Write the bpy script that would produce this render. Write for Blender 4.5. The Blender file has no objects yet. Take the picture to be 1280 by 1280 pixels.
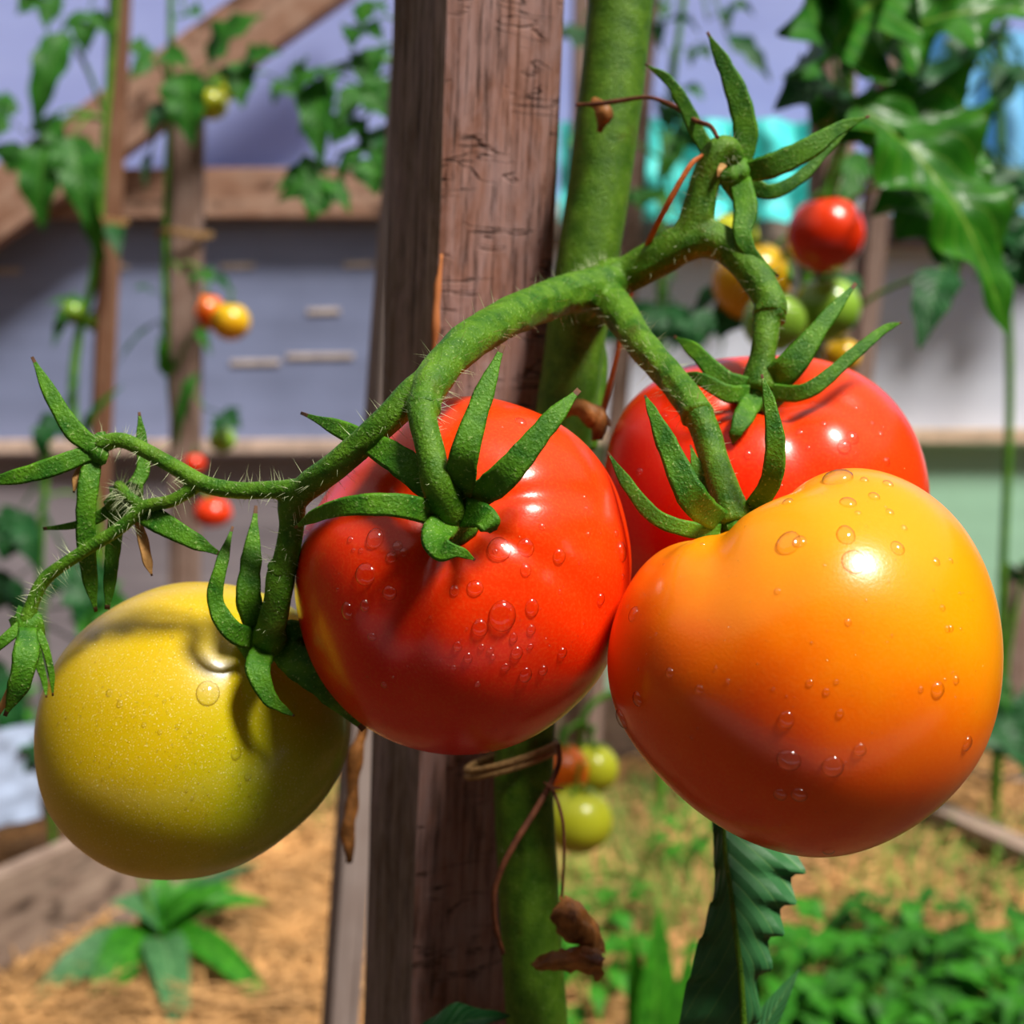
import bpy, bmesh, math, random
from mathutils import Vector, Matrix, noise
from mathutils.bvhtree import BVHTree

# ------------------------------------------------------------------ camera, sky, sun, exposure
SC = bpy.context.scene
COL = SC.collection
CAM_H, PITCH, FPX = 0.95, math.radians(6.0), 1600.0
cam_data = bpy.data.cameras.new('camera')
cam = bpy.data.objects.new('camera', cam_data)
COL.objects.link(cam)
cam.location = (0, 0, CAM_H)
cam.rotation_euler = (math.radians(90) - PITCH, 0, 0)
cam_data.sensor_width = 36.0
cam_data.lens = 36.0 * FPX / 1280.0
cam_data.clip_start = 0.01
cam_data.dof.use_dof = True
cam_data.dof.focus_distance = 0.268
cam_data.dof.aperture_fstop = 15.0
SC.camera = cam

world = bpy.data.worlds.new('sky')
SC.world = world
world.use_nodes = True
world.node_tree.nodes['Background'].inputs[0].default_value = (1.0, 0.97, 0.93, 1)
world.node_tree.nodes['Background'].inputs[1].default_value = 0.40

sun_data = bpy.data.lights.new('sun', 'SUN')
sun_data.energy = 6.3
sun_data.angle = math.radians(13)
sun_data.color = (1.0, 0.95, 0.86)
sun = bpy.data.objects.new('sun', sun_data)
COL.objects.link(sun)
sun.rotation_euler = Vector((0.41, -0.36, 0.84)).to_track_quat('Z', 'Y').to_euler()
sun.location = (2, -2, 4)

SC.view_settings.view_transform = 'Standard'
SC.view_settings.look = 'None'
SC.view_settings.gamma = 1.0
SC.view_settings.exposure = 0.0
SC.view_settings.use_curve_mapping = False

# ------------------------------------------------------------------ pixel helpers (points of the place along a sight line)
FWD = Vector((0, math.cos(PITCH), -math.sin(PITCH)))
UP = Vector((0, math.sin(PITCH), math.cos(PITCH)))
RT = Vector((1, 0, 0))
CAMP = Vector((0, 0, CAM_H))

def ray(px, py):
    return FWD + RT * ((px - 640) / FPX) + UP * ((640 - py) / FPX)

def P(px, py, z):
    return CAMP + ray(px, py) * z

def W(px, py, Y):
    r = ray(px, py)
    return CAMP + r * (Y / r.y)

def G(px, py, h=0.0):
    r = ray(px, py)
    return CAMP + r * ((h - CAM_H) / r.z)

def pxm(z):                      # metres per pixel at a depth
    return z / FPX

def lin(c):
    c /= 255.0
    return c / 12.92 if c <= 0.04045 else ((c + 0.055) / 1.055) ** 2.4

def rgb(r, g, b):
    return (lin(r), lin(g), lin(b), 1.0)

# ------------------------------------------------------------------ mesh builder
class MB:
    def __init__(self):
        self.v, self.f, self.uv = [], [], []

    def add(self, vs, fs, uvs=None):
        o = len(self.v)
        self.v += [Vector(p) for p in vs]
        self.f += [tuple(i + o for i in f) for f in fs]
        self.uv += uvs if uvs else [(0.5, 0.5)] * len(vs)

    def box(self, a, b, wx, wy, side=None):
        """beam from a to b, wx along side, wy along the third axis"""
        d = (b - a).normalized()
        s = (side - d * side.dot(d)).normalized()
        t = d.cross(s)
        vs = []
        for p in (a, b):
            for i, j in ((-1, -1), (1, -1), (1, 1), (-1, 1)):
                vs.append(p + s * (i * wx / 2) + t * (j * wy / 2))
        self.add(vs, [(3, 2, 1, 0), (4, 5, 6, 7), (0, 1, 5, 4), (1, 2, 6, 5), (2, 3, 7, 6), (3, 0, 4, 7)])

    def tube(self, pts, rad, seg=14, sub=6, lump=0.0):
        P3 = [Vector(p) for p in pts]
        path, rr = spline(P3, rad, sub)
        n = len(path)
        t0 = (path[1] - path[0]).normalized()
        ref = Vector((0, 0, 1)) if abs(t0.z) < .9 else Vector((1, 0, 0))
        u = (ref - t0 * ref.dot(t0)).normalized()
        vs, fs, uvs = [], [], []
        for i, p in enumerate(path):
            t = (path[min(i + 1, n - 1)] - path[max(i - 1, 0)]).normalized()
            u = (u - t * u.dot(t)).normalized()
            w = t.cross(u)
            for k in range(seg):
                a = 2 * math.pi * k / seg
                r = rr[i] * (1 + lump * noise.noise(Vector((p.x, p.y, p.z)) * 160 + Vector((k * .9, 0, 0))))
                vs.append(p + (u * math.cos(a) + w * math.sin(a)) * r)
                uvs.append((k / seg, i / n))
        for i in range(n - 1):
            for k in range(seg):
                k2 = (k + 1) % seg
                fs.append((i * seg + k, i * seg + k2, (i + 1) * seg + k2, (i + 1) * seg + k))
        ta = (path[0] - path[1]).normalized(); tb = (path[-1] - path[-2]).normalized()
        vs += [path[0] + ta * rr[0] * .45, path[-1] + tb * rr[-1] * .45]
        uvs += [(0, 0), (0, 1)]
        for k in range(seg):
            k2 = (k + 1) % seg
            fs.append((len(vs) - 2, k2, k))
            fs.append((len(vs) - 1, (n - 1) * seg + k, (n - 1) * seg + k2))
        self.add(vs, fs, uvs)
        return path, rr

    def build(self, name, mat, parent=None, smooth=True, origin=None, base=None):
        off = base if base is not None else Vector((0, 0, 0))
        if parent is not None and base is None:
            off = world_loc(parent)
        if origin is not None:
            off = origin
        me = bpy.data.meshes.new(name)
        me.from_pydata([p - off for p in self.v], [], self.f)
        if smooth:
            me.polygons.foreach_set('use_smooth', [True] * len(me.polygons))
        uvl = me.uv_layers.new(name='UVMap')
        for l in me.loops:
            uvl.data[l.index].uv = self.uv[l.vertex_index]
        for m in (mat if isinstance(mat, (list, tuple)) else [mat]):
            me.materials.append(m)
        o = bpy.data.objects.new(name, me)
        COL.objects.link(o)
        if parent is not None:
            o.parent = parent
            o.location = off - world_loc(parent)
        else:
            o.location = off
        return o

def world_loc(o):
    l = Vector(o.location)
    while o.parent:
        o = o.parent
        l = l + Vector(o.location)
    return l

def spline(P3, rad, sub):
    """Catmull-Rom through points with radii"""
    n = len(P3)
    if isinstance(rad, (int, float)):
        rad = [rad] * n
    if n == 2:
        return ([P3[0].lerp(P3[1], i / sub) for i in range(sub + 1)],
                [rad[0] + (rad[1] - rad[0]) * i / sub for i in range(sub + 1)])
    path, rr = [], []
    for i in range(n - 1):
        p0 = P3[i - 1] if i else P3[0] * 2 - P3[1]
        p1, p2 = P3[i], P3[i + 1]
        p3 = P3[i + 2] if i + 2 < n else P3[-1] * 2 - P3[-2]
        for k in range(sub):
            t = k / sub
            path.append(0.5 * ((2 * p1) + (p2 - p0) * t + (2 * p0 - 5 * p1 + 4 * p2 - p3) * t * t + (3 * p1 - p0 - 3 * p2 + p3) * t ** 3))
            s = t * t * (3 - 2 * t)
            rr.append(rad[i] * (1 - s) + rad[i + 1] * s)
    path.append(P3[-1]); rr.append(rad[-1])
    return path, rr

def tag(o, label=None, cat=None, group=None, kind=None):
    if label: o['label'] = label
    if cat: o['category'] = cat
    if group: o['group'] = group
    if kind: o['kind'] = kind
    return o

def empty(name, loc, label, cat, group=None):
    o = bpy.data.objects.new(name, None)
    o.empty_display_size = 0.02
    COL.objects.link(o)
    o.location = loc
    return tag(o, label, cat, group)

def copy_tree(o, parent=None):
    c = o.copy()
    COL.objects.link(c)
    if parent: c.parent = parent
    for ch in o.children:
        copy_tree(ch, c)
    return c

# ------------------------------------------------------------------ materials
class NT:
    def __init__(self, name):
        self.m = bpy.data.materials.new(name)
        self.m.use_nodes = True
        self.t = self.m.node_tree
        self.bsdf = self.t.nodes['Principled BSDF']
        self.out = self.t.nodes['Material Output']

    def n(self, kind, **kw):
        nd = self.t.nodes.new(kind)
        for k, v in kw.items():
            if hasattr(nd, k): setattr(nd, k, v)
            else: nd.inputs[k.replace('_', ' ')].default_value = v
        return nd

    def l(self, a, b):
        self.t.links.new(a, b)

    def coord(self, scale=(1, 1, 1), kind='Object'):
        tc = self.n('ShaderNodeTexCoord')
        mp = self.n('ShaderNodeMapping')
        mp.inputs['Scale'].default_value = scale
        self.l(tc.outputs[kind], mp.inputs['Vector'])
        return mp.outputs[0]

    def noise(self, vec, scale, detail=4, rough=.55, dist=0):
        nd = self.n('ShaderNodeTexNoise')
        nd.inputs['Scale'].default_value = scale
        nd.inputs['Detail'].default_value = detail
        nd.inputs['Roughness'].default_value = rough
        nd.inputs['Distortion'].default_value = dist
        self.l(vec, nd.inputs['Vector'])
        return nd.outputs['Fac']

    def ramp(self, fac, stops, interp='LINEAR'):
        r = self.n('ShaderNodeValToRGB')
        r.color_ramp.interpolation = interp
        el = r.color_ramp.elements
        while len(el) < len(stops): el.new(0.5)
        for e, (p, c) in zip(el, stops):
            e.position = p
            e.color = c if isinstance(c, tuple) else (c, c, c, 1)
        self.l(fac, r.inputs[0])
        return r.outputs[0]

    def mix(self, fac, a, b, blend='MIX'):
        m = self.n('ShaderNodeMix', data_type='RGBA', blend_type=blend)
        for sock, v in ((0, fac), (6, a), (7, b)):
            if hasattr(v, 'is_output'): self.l(v, m.inputs[sock])
            else: m.inputs[sock].default_value = v
        return m.outputs[2]

    def math(self, op, a, b=0.0, clamp=False):
        m = self.n('ShaderNodeMath', operation=op, use_clamp=clamp)
        for i, v in enumerate((a, b)):
            if hasattr(v, 'is_output'): self.l(v, m.inputs[i])
            else: m.inputs[i].default_value = v
        return m.outputs[0]

    def set(self, color=None, rough=None, spec=None, bump=None, bstr=.3, bdist=.001, **kw):
        b = self.bsdf
        def put(s, v):
            if hasattr(v, 'is_output'): self.l(v, b.inputs[s])
            else: b.inputs[s].default_value = v
        if color is not None: put('Base Color', color)
        if rough is not None: put('Roughness', rough)
        if spec is not None: put('Specular IOR Level', spec)
        for k, v in kw.items(): put(k, v)
        if bump is not None:
            bn = self.n('ShaderNodeBump')
            bn.inputs['Strength'].default_value = bstr
            bn.inputs['Distance'].default_value = bdist
            self.l(bump, bn.inputs['Height'])
            self.l(bn.outputs[0], b.inputs['Normal'])
        return self.m

    def translucent(self, color, fac):
        tr = self.n('ShaderNodeBsdfTranslucent')
        if hasattr(color, 'is_output'): self.l(color, tr.inputs[0])
        else: tr.inputs[0].default_value = color
        mx = self.n('ShaderNodeMixShader')
        mx.inputs[0].default_value = fac
        self.l(self.bsdf.outputs[0], mx.inputs[1]); self.l(tr.outputs[0], mx.inputs[2])
        self.l(mx.outputs[0], self.out.inputs[0])
        return self.m

def skin_mat(name, ca, cb, direction, lo, hi, cc=None, spots=None, rough=.27, sss=.12, blush=None):
    """fruit skin: ripeness runs along `direction` (camera right / up / toward) in object space"""
    t = NT(name)
    v = t.coord()
    d = RT * direction[0] + UP * direction[1] - FWD * direction[2]
    dp = t.n('ShaderNodeVectorMath', operation='DOT_PRODUCT')
    t.l(v, dp.inputs[0]); dp.inputs[1].default_value = d.normalized()
    nz = t.noise(v, 45, 3)
    f = t.math('ADD', dp.outputs['Value'], t.math('MULTIPLY', t.math('SUBTRACT', nz, .5), .022))
    mr = t.n('ShaderNodeMapRange'); t.l(f, mr.inputs[0])
    mr.inputs[1].default_value = lo; mr.inputs[2].default_value = hi
    mr.interpolation_type = 'SMOOTHSTEP'
    stops = [(0, ca), (1, cb)] if cc is None else [(0, ca), (.5, cc), (1, cb)]
    col = t.ramp(mr.outputs[0], stops)
    if blush:
        for (bpt, rad, bc, amt) in blush:
            ds = t.n('ShaderNodeVectorMath', operation='DISTANCE')
            t.l(v, ds.inputs[0]); ds.inputs[1].default_value = bpt
            g = t.n('ShaderNodeMapRange', interpolation_type='SMOOTHSTEP')
            t.l(t.math('ADD', ds.outputs['Value'], t.math('MULTIPLY', t.math('SUBTRACT', nz, .5), .01)), g.inputs[0])
            g.inputs[1].default_value = rad; g.inputs[2].default_value = 0
            g.inputs[3].default_value = 0; g.inputs[4].default_value = amt
            col = t.mix(g.outputs[0], col, bc)
    fine = t.noise(v, 1500, 2)
    col = t.mix(t.ramp(fine, [(.45, 0.0), (.8, .05)]), col, (1, .6, .1, 1))
    if spots:
        sp = t.noise(v, 2600, 1)
        col = t.mix(t.ramp(sp, [(.62, 0.0), (.78, spots)]), col, (1, .95, .55, 1))
    b = t.math('ADD', t.math('MULTIPLY', fine, .6), t.noise(v, 120, 2))
    return t.set(col, rough, .38, b, .10, .0006, **{'Subsurface Weight': sss, 'Subsurface Radius': (.006, .0022, .0008), 'Subsurface Scale': 1.0,
                                                   'Coat Weight': .22, 'Coat Roughness': .12})

def green_mat(name, dark, light, brown=None, rough=.5, speck=.5, scale=1.0, trans=0.0):
    t = NT(name)
    v = t.coord()
    n1 = t.noise(v, 180 * scale, 4)
    col = t.ramp(n1, [(.32, dark), (.68, light)])
    n2 = t.noise(v, 1400 * scale, 3)
    if speck: col = t.mix(t.ramp(n2, [(.60, 0.0), (.74, speck)]), col, (.55, .75, .25, 1))
    if brown:
        n3 = t.noise(v, 60 * scale, 5, .65)
        col = t.mix(t.ramp(n3, [(.58, 0.0), (.75, .65)]), col, brown)
    t.set(col, rough, .22, t.math('ADD', n2, t.math('MULTIPLY', n1, .7)), .55, .0008 / scale)
    if trans: t.translucent(col, trans)
    return t.m

def leaf_mat(name, dark, light, vein, trans=.3, rough=.5):
    t = NT(name)
    tc = t.n('ShaderNodeTexCoord')
    sx = t.n('ShaderNodeSeparateXYZ'); t.l(tc.outputs['UV'], sx.inputs[0])
    u = t.math('ABSOLUTE', t.math('SUBTRACT', sx.outputs[0], .5))
    k = t.math('SUBTRACT', t.math('MULTIPLY', sx.outputs[1], 9.0), t.math('MULTIPLY', u, 5.0))
    fr = t.math('ABSOLUTE', t.math('SUBTRACT', t.math('FRACT', k), .5))
    side = t.math('LESS_THAN', fr, .05)
    midr = t.math('LESS_THAN', u, .018)
    v = t.coord()
    n1 = t.noise(v, 60, 4)
    col = t.ramp(n1, [(.3, dark), (.7, light)])
    vm = t.math('MAXIMUM', t.math('MULTIPLY', side, .35), t.math('MULTIPLY', midr, .8))
    col2 = t.mix(vm, col, vein)
    bump = t.math('ADD', t.math('MULTIPLY', fr, 1.2), t.math('MULTIPLY', n1, .8))
    t.set(col2, rough, .32, bump, .5, .002)
    return t.translucent(col2, trans)

def wood_mat(name, a, b, c, grain=(140, 140, 5), crack=0.0, rough=.8, bstr=.8):
    t = NT(name)
    v = t.coord(grain)
    g = t.noise(v, 1.0, 6, .65, .4)
    col = t.ramp(g, [(.28, a), (.5, b), (.72, c)])
    v2 = t.coord()
    big = t.noise(v2, 22, 4)
    col = t.mix(t.ramp(big, [(.42, 0.0), (.68, .55)]), col, c)
    line = t.noise(t.coord((grain[0] * 3.5, grain[1] * 3.5, grain[2] * .8)), 1.0, 3)
    dark = t.ramp(line, [(.34, .75), (.46, 0.0)])
    col = t.mix(dark, col, tuple(x * .35 for x in a[:3]) + (1,))
    h = t.math('SUBTRACT', g, t.math('MULTIPLY', dark, .6))
    if crack:
        vc = t.coord((30, 30, 95))
        vo = t.n('ShaderNodeTexVoronoi', feature='DISTANCE_TO_EDGE'); vo.inputs['Scale'].default_value = 1.0
        ad = t.n('ShaderNodeVectorMath', operation='ADD')
        nn = t.n('ShaderNodeTexNoise'); nn.inputs['Scale'].default_value = 2.2; t.l(vc, nn.inputs['Vector'])
        t.l(vc, ad.inputs[0]); t.l(nn.outputs['Color'], ad.inputs[1])
        t.l(ad.outputs[0], vo.inputs['Vector'])
        keep = t.ramp(t.noise(v2, 40, 2), [(.45, 0.0), (.55, crack)])
        ck = t.math('MULTIPLY', t.ramp(vo.outputs['Distance'], [(.0, 1.0), (.035, 0.0)]), keep)
        col = t.mix(ck, col, (.02, .008, .006, 1))
        h = t.math('SUBTRACT', h, ck)
    return t.set(col, rough, .25, h, bstr, .0012)

def stake_mat(name, w):
    """weathered softwood: fine grain, short cross cracks on the broad face, raw orange along one worn edge"""
    t = NT(name)
    v = t.coord()
    sx = t.n('ShaderNodeSeparateXYZ'); t.l(v, sx.inputs[0])
    X, Y_ = sx.outputs[0], sx.outputs[1]
    g = t.noise(t.coord((420, 420, 16)), 1.0, 5, .65, .3)
    g2 = t.noise(t.coord((1100, 1100, 40)), 1.0, 4, .7)
    m = t.noise(t.coord((70, 70, 34)), 1.0, 5, .7, .6)
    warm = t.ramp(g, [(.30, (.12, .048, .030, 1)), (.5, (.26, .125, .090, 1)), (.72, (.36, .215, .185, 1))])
    grey = t.ramp(g, [(.30, (.06, .042, .028, 1)), (.5, (.17, .125, .095, 1)), (.72, (.27, .215, .18, 1))])  # greyer wood of the side faces, their shade also put into a darker colour
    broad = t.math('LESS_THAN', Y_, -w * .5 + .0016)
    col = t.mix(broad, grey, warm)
    col = t.mix(t.ramp(m, [(.42, .0), (.66, .55)]), col, (.34, .24, .24, 1))
    col = t.mix(t.ramp(m, [(.30, .6), (.44, .0)]), col, (.12, .05, .03, 1))
    fib = t.ramp(g2, [(.33, .8), (.45, .0)])
    col = t.mix(fib, col, (.035, .018, .012, 1))
    cn = t.noise(t.coord((26, 26, 150)), 1.0, 3, .6, .4)
    line = t.ramp(t.math('ABSOLUTE', t.math('SUBTRACT', cn, .5)), [(.0, 1.0), (.022, 0.0)])
    keep = t.ramp(t.noise(t.coord((45, 45, 60)), 1.0, 2), [(.50, 0.0), (.58, .9)])
    ck = t.math('MULTIPLY', t.math('MULTIPLY', line, keep), broad)
    col = t.mix(ck, col, (.02, .008, .006, 1))
    e = t.math('ADD', t.math('ADD', X, Y_), w)
    e = t.math('ADD', e, t.math('MULTIPLY', t.math('SUBTRACT', m, .5), .004))
    edge = t.ramp(t.math('MULTIPLY', e, 250.0), [(.42, .75), (.62, 0.0)])
    col = t.mix(edge, col, (.42, .15, .05, 1))
    h = t.math('SUBTRACT', t.math('ADD', t.math('MULTIPLY', g, .6), t.math('MULTIPLY', m, .4)), t.math('ADD', t.math('MULTIPLY', fib, .4), ck))
    return t.set(col, .85, .2, h, .9, .0012)

def plain_mat(name, col, rough=.6, var=.25, scale=30, bstr=.1, spec=.3, trans=0, bdist=.002):
    t = NT(name)
    v = t.coord()
    n = t.noise(v, scale, 4)
    d = tuple(x * (1 - var) for x in col[:3]) + (1,)
    h = tuple(min(1, x * (1 + var)) for x in col[:3]) + (1,)
    c = t.ramp(n, [(.3, d), (.7, h)])
    t.set(c, rough, spec, n, bstr, bdist)
    if trans: t.translucent(c, trans)
    return t.m

M = {}
M['stem'] = green_mat('stem_green', (.035, .11, .003, 1), (.10, .22, .012, 1), (.08, .06, .010, 1), .5, .25)
M['truss'] = green_mat('truss_green', (.022, .10, .002, 1), (.10, .225, .010, 1), (.10, .075, .012, 1), .5, .4)
M['sepal'] = green_mat('sepal_green', (.022, .12, .006, 1), (.10, .27, .010, 1), None, .5, .5, 1.1, .12)
M['sepal_tip'] = plain_mat('sepal_tip_brown', (.10, .045, .02, 1), .7, .4, 400)
M['hair'] = plain_mat('stem_hair', (.55, .62, .36, 1), .5, .1)
M['dry'] = plain_mat('dried_leaf_brown', (.27, .105, .025, 1), .55, .7, 160, .6)
M['petal'] = plain_mat('dried_petal', (.55, .30, .10, 1), .6, .35, 300, .3, trans=.3)
M['twine_o'] = plain_mat('raffia_orange', (.42, .10, .015, 1), .6, .35, 200, .3)
M['twine_b'] = plain_mat('twine_brown', (.12, .035, .014, 1), .7, .4, 300, .3)
M['twine_t'] = plain_mat('twine_tan', (.30, .17, .06, 1), .7, .35, 500, .5)
M['stake'] = wood_mat('stake_wood', (.15, .075, .055, 1), (.25, .13, .10, 1), (.34, .21, .185, 1), (330, 330, 14), crack=.9)
M['stake_raw'] = wood_mat('torn_wood', (.32, .09, .025, 1), (.5, .17, .05, 1), (.6, .25, .1, 1))
M['post'] = wood_mat('post_wood', (.13, .075, .055, 1), (.22, .14, .11, 1), (.32, .23, .2, 1), (60, 60, 3))
M['postp'] = wood_mat('post_wood_pale', (.14, .10, .085, 1), (.25, .19, .17, 1), (.34, .28, .26, 1), (60, 60, 3))
M['postr'] = wood_mat('post_wood_red', (.10, .04, .022, 1), (.17, .075, .04, 1), (.24, .13, .08, 1), (60, 60, 3))
M['beam'] = wood_mat('beam_wood', (.20, .09, .05, 1), (.34, .19, .13, 1), (.44, .29, .22, 1), (3, 25, 25))
M['board'] = wood_mat('bed_board_wood', (.16, .1, .075, 1), (.27, .19, .15, 1), (.38, .28, .22, 1), (4, 40, 40))
M['leaf'] = leaf_mat('tomato_leaf', (.010, .085, .006, 1), (.035, .20, .012, 1), (.10, .27, .03, 1))
M['leafb'] = leaf_mat('tomato_leaf_bright', (.014, .115, .005, 1), (.05, .25, .012, 1), (.20, .36, .04, 1), .35, .36)
M['leafd'] = leaf_mat('tomato_leaf_dark', (.004, .05, .012, 1), (.014, .11, .022, 1), (.05, .17, .04, 1), .2, .5)
M['leaft'] = leaf_mat('curled_leaf_teal', (.014, .10, .028, 1), (.05, .20, .06, 1), (.14, .30, .08, 1), .15, .5)
M['weed'] = leaf_mat('weed_leaf', (.012, .13, .006, 1), (.06, .34, .015, 1), (.14, .45, .04, 1), .35)
M['weedd'] = leaf_mat('weed_leaf_dusty', (.03, .13, .04, 1), (.10, .28, .10, 1), (.2, .4, .16, 1), .25)
M['bgstem'] = green_mat('background_stem', (.03, .15, .008, 1), (.12, .3, .02, 1), None, .5, 0, .4)

def water_mat():
    t = NT('water')
    tr = t.n('ShaderNodeBsdfTransparent'); 
    gl = t.n('ShaderNodeBsdfGlossy'); gl.inputs['Roughness'].default_value = .10
    gl.inputs['Color'].default_value = (1, 1, 1, 1)
    lw = t.n('ShaderNodeLayerWeight'); lw.inputs[0].default_value = .5
    sch = t.math('ADD', t.math('MULTIPLY', t.math('POWER', lw.outputs['Facing'], 4.0), .5), .06)
    t.l(t.ramp(t.math('POWER', lw.outputs['Facing'], 2.0), [(.1, (1, 1, 1, 1)), (.7, (.42, .36, .32, 1))]), tr.inputs[0])  # dark rim tinted into the drop in place of bent light
    mx = t.n('ShaderNodeMixShader')
    t.l(sch, mx.inputs[0]); t.l(tr.outputs[0], mx.inputs[1]); t.l(gl.outputs[0], mx.inputs[2])
    t.l(mx.outputs[0], t.out.inputs[0])
    return t.m
M['water'] = water_mat()

# ------------------------------------------------------------------ leaf shapes
def leaflet(mb, base, tip, up, width, lobes=3, fold=.25, wave=.15, curl=0.15, nu=18, nv=8, seed=0, thick=0):
    """a toothed leaf blade from base to tip; `up` is the blade's upper side"""
    rnd = random.Random(seed)
    ax = tip - base
    L = ax.length
    ax = ax / L
    up = (up - ax * up.dot(ax)).normalized()
    sd = ax.cross(up)
    vs, fs, uvs = [], [], []
    ph = rnd.random() * 6
    for i in range(nu + 1):
        t = i / nu
        w = width * .5 * (math.sin(math.pi * min(1, t ** .72)) ** .85) * (1 - .25 * t)
        tooth = 1 + (.26 * (abs(((t * lobes * 1.0) % 1.0) - .5) * 2 - .5) if lobes else 0)
        w = max(w * tooth, width * .012)
        c = base + ax * (L * t) + up * (L * curl * (math.sin(math.pi * t) * .6 - t * t * .8))
        for j in range(nv + 1):
            s = -1 + 2 * j / nv
            z = abs(s) * w * fold + wave * w * math.sin(t * lobes * 6.3 + ph + s * 1.5) * abs(s)
            vs.append(c + sd * (s * w) + up * z)
            uvs.append((.5 + s * .5, t))
    for i in range(nu):
        for j in range(nv):
            a = i * (nv + 1) + j
            fs.append((a, a + 1, a + nv + 2, a + nv + 1))
    mb.add(vs, fs, uvs)

def compound_leaf(parent, base, tip, size, mat, n=3, up=None, seed=0, droop=.15, lobes=3, name='leaf'):
    """tomato leaf: a stalk with pairs of lobed leaflets and one at the end, one mesh"""
    rnd = random.Random(seed)
    mb = MB()
    ax = tip - base
    L = ax.length
    d = ax.normalized()
    up = up or Vector((rnd.uniform(-.4, .4), -.8, .7))
    up = (up - d * up.dot(d)).normalized()
    sd = d.cross(up)
    mid = base.lerp(tip, .5) + Vector((0, 0, L * droop))
    end = base.lerp(tip, .62) + Vector((0, 0, L * droop * .8))
    mb.tube([base, mid, end], [L * .016, L * .013, L * .01], 6, 4)
    leaflet(mb, end, tip, up, size, lobes, seed=seed, curl=rnd.uniform(.05, .3), fold=rnd.uniform(.1, .4))
    for k in range(n):
        f = .25 + .75 * (k + .5) / n
        pb = base.lerp(mid, f * 2) if f < .5 else mid.lerp(end, (f - .5) * 2)
        for s in (-1, 1):
            l = size * rnd.uniform(.75, 1.3)
            dv = (d * .45 + sd * s + up * rnd.uniform(-.35, .35)).normalized()
            dv = (dv + Vector((0, 0, -.35))).normalized()
            leaflet(mb, pb, pb + dv * l, (up + sd * s * rnd.uniform(-.4, .6)), l * rnd.uniform(.48, .62), lobes, seed=seed * 7 + k * 2 + s,
                    curl=rnd.uniform(.05, .35), fold=rnd.uniform(.1, .4), nu=14, nv=6)
    return mb.build(name, mat, parent)

def single_leaf(parent, pts, width, mat, up=None, lobes=0, seed=0, name='leaf', curl=.12, fold=.25, wave=.15):
    mb = MB()
    leaflet(mb, pts[0], pts[1], up or Vector((.1, -.8, .7)), width, lobes, fold, wave, curl, 26, 10, seed)
    return mb.build(name, mat, parent)

def sepal(parent, pts, widths, mat=None, side_hint=None, fold=.35, name='sepal', tip_curl=None):
    """narrow pointed blade following a 3-D line, with thickness and a ridge"""
    path, w = spline([Vector(p) for p in pts], widths, 7)
    n = len(path)
    mb = MB()
    vs, fs, uvs = [], [], []
    K = 8
    for i, p in enumerate(path):
        t = (path[min(i + 1, n - 1)] - path[max(i - 1, 0)]).normalized()
        view = (CAMP - p).normalized()
        hint = side_hint or view
        s = t.cross(hint)
        if s.length < .2: s = t.cross(Vector((0, 0, 1)))
        s.normalize()
        u = s.cross(t).normalized()
        if u.dot(hint) < 0: u = -u
        h = w[i] * .40
        jit = 1 + .10 * noise.noise(p * 420)
        for k in range(K):
            a = 2 * math.pi * k / K
            x = math.cos(a) * h * jit
            y = math.sin(a) * h * .17 - fold * h * (1 - abs(math.cos(a))) * .6 + fold * h * .3
            vs.append(p + s * x + u * y)
            uvs.append((.5 + .5 * math.cos(a), i / n))
    for i in range(n - 1):
        for k in range(K):
            k2 = (k + 1) % K
            fs.append((i * K + k, i * K + k2, (i + 1) * K + k2, (i + 1) * K + k))
    fs.append(tuple(range(K - 1, -1, -1)))
    fs.append(tuple((n - 1) * K + k for k in range(K)))
    mb.add(vs, fs, uvs)
    o = mb.build(name, [mat or M['sepal'], M['sepal_tip']], parent)
    for f in o.data.polygons:
        if f.index >= (n - 2) * K and f.index < (n - 1) * K: f.material_index = 1
    return o

def px_sepal(parent, pts, ws, **kw):
    """points (px, py, depth) and widths in pixels"""
    return sepal(parent, [P(*p) for p in pts], [w * pxm(p[2]) for w, p in zip(ws, pts)], **kw)

def hairs(parent, paths, n, length, seed=1, rad=.00006):
    rnd = random.Random(seed)
    mb = MB()
    for _ in range(n):
        path, rr = paths[rnd.randrange(len(paths))]
        i = rnd.randrange(1, len(path) - 1)
        t = (path[i + 1] - path[i - 1]).normalized()
        d = Vector((rnd.gauss(0, 1), rnd.gauss(0, 1), rnd.gauss(0, 1)))
        d = (d - t * d.dot(t)).normalized()
        b = path[i].lerp(path[i + 1], rnd.random()) + d * rr[i] * .92
        l = length * rnd.uniform(.35, 1.1)
        e = b + d * l + t * rnd.uniform(-.3, .3) * l
        s = d.cross(t).normalized() * rad
        q = t * rad
        mb.add([b + s, b - s * .5 + q * .8, b - s * .5 - q * .8, e], [(0, 1, 3), (1, 2, 3), (2, 0, 3)])
    o = mb.build('stem_hair', M['hair'], parent, smooth=False)
    o['kind'] = 'stuff'
    return o

# ------------------------------------------------------------------ the setting
YB = 3.4
def quad_panel(name, x0, x1, z0, z1, Y, mat, thick=.02):
    mb = MB()
    mb.box(Vector(((x0 + x1) / 2, Y, z0)), Vector(((x0 + x1) / 2, Y, z1)), x1 - x0, thick, Vector((1, 0, 0)))
    o = mb.build(name, mat, None, smooth=False)
    return tag(o, kind='structure')

def zat(py, Y): return W(640, py, Y).z
def xat(px, Y): return W(px, 640, Y).x

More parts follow.
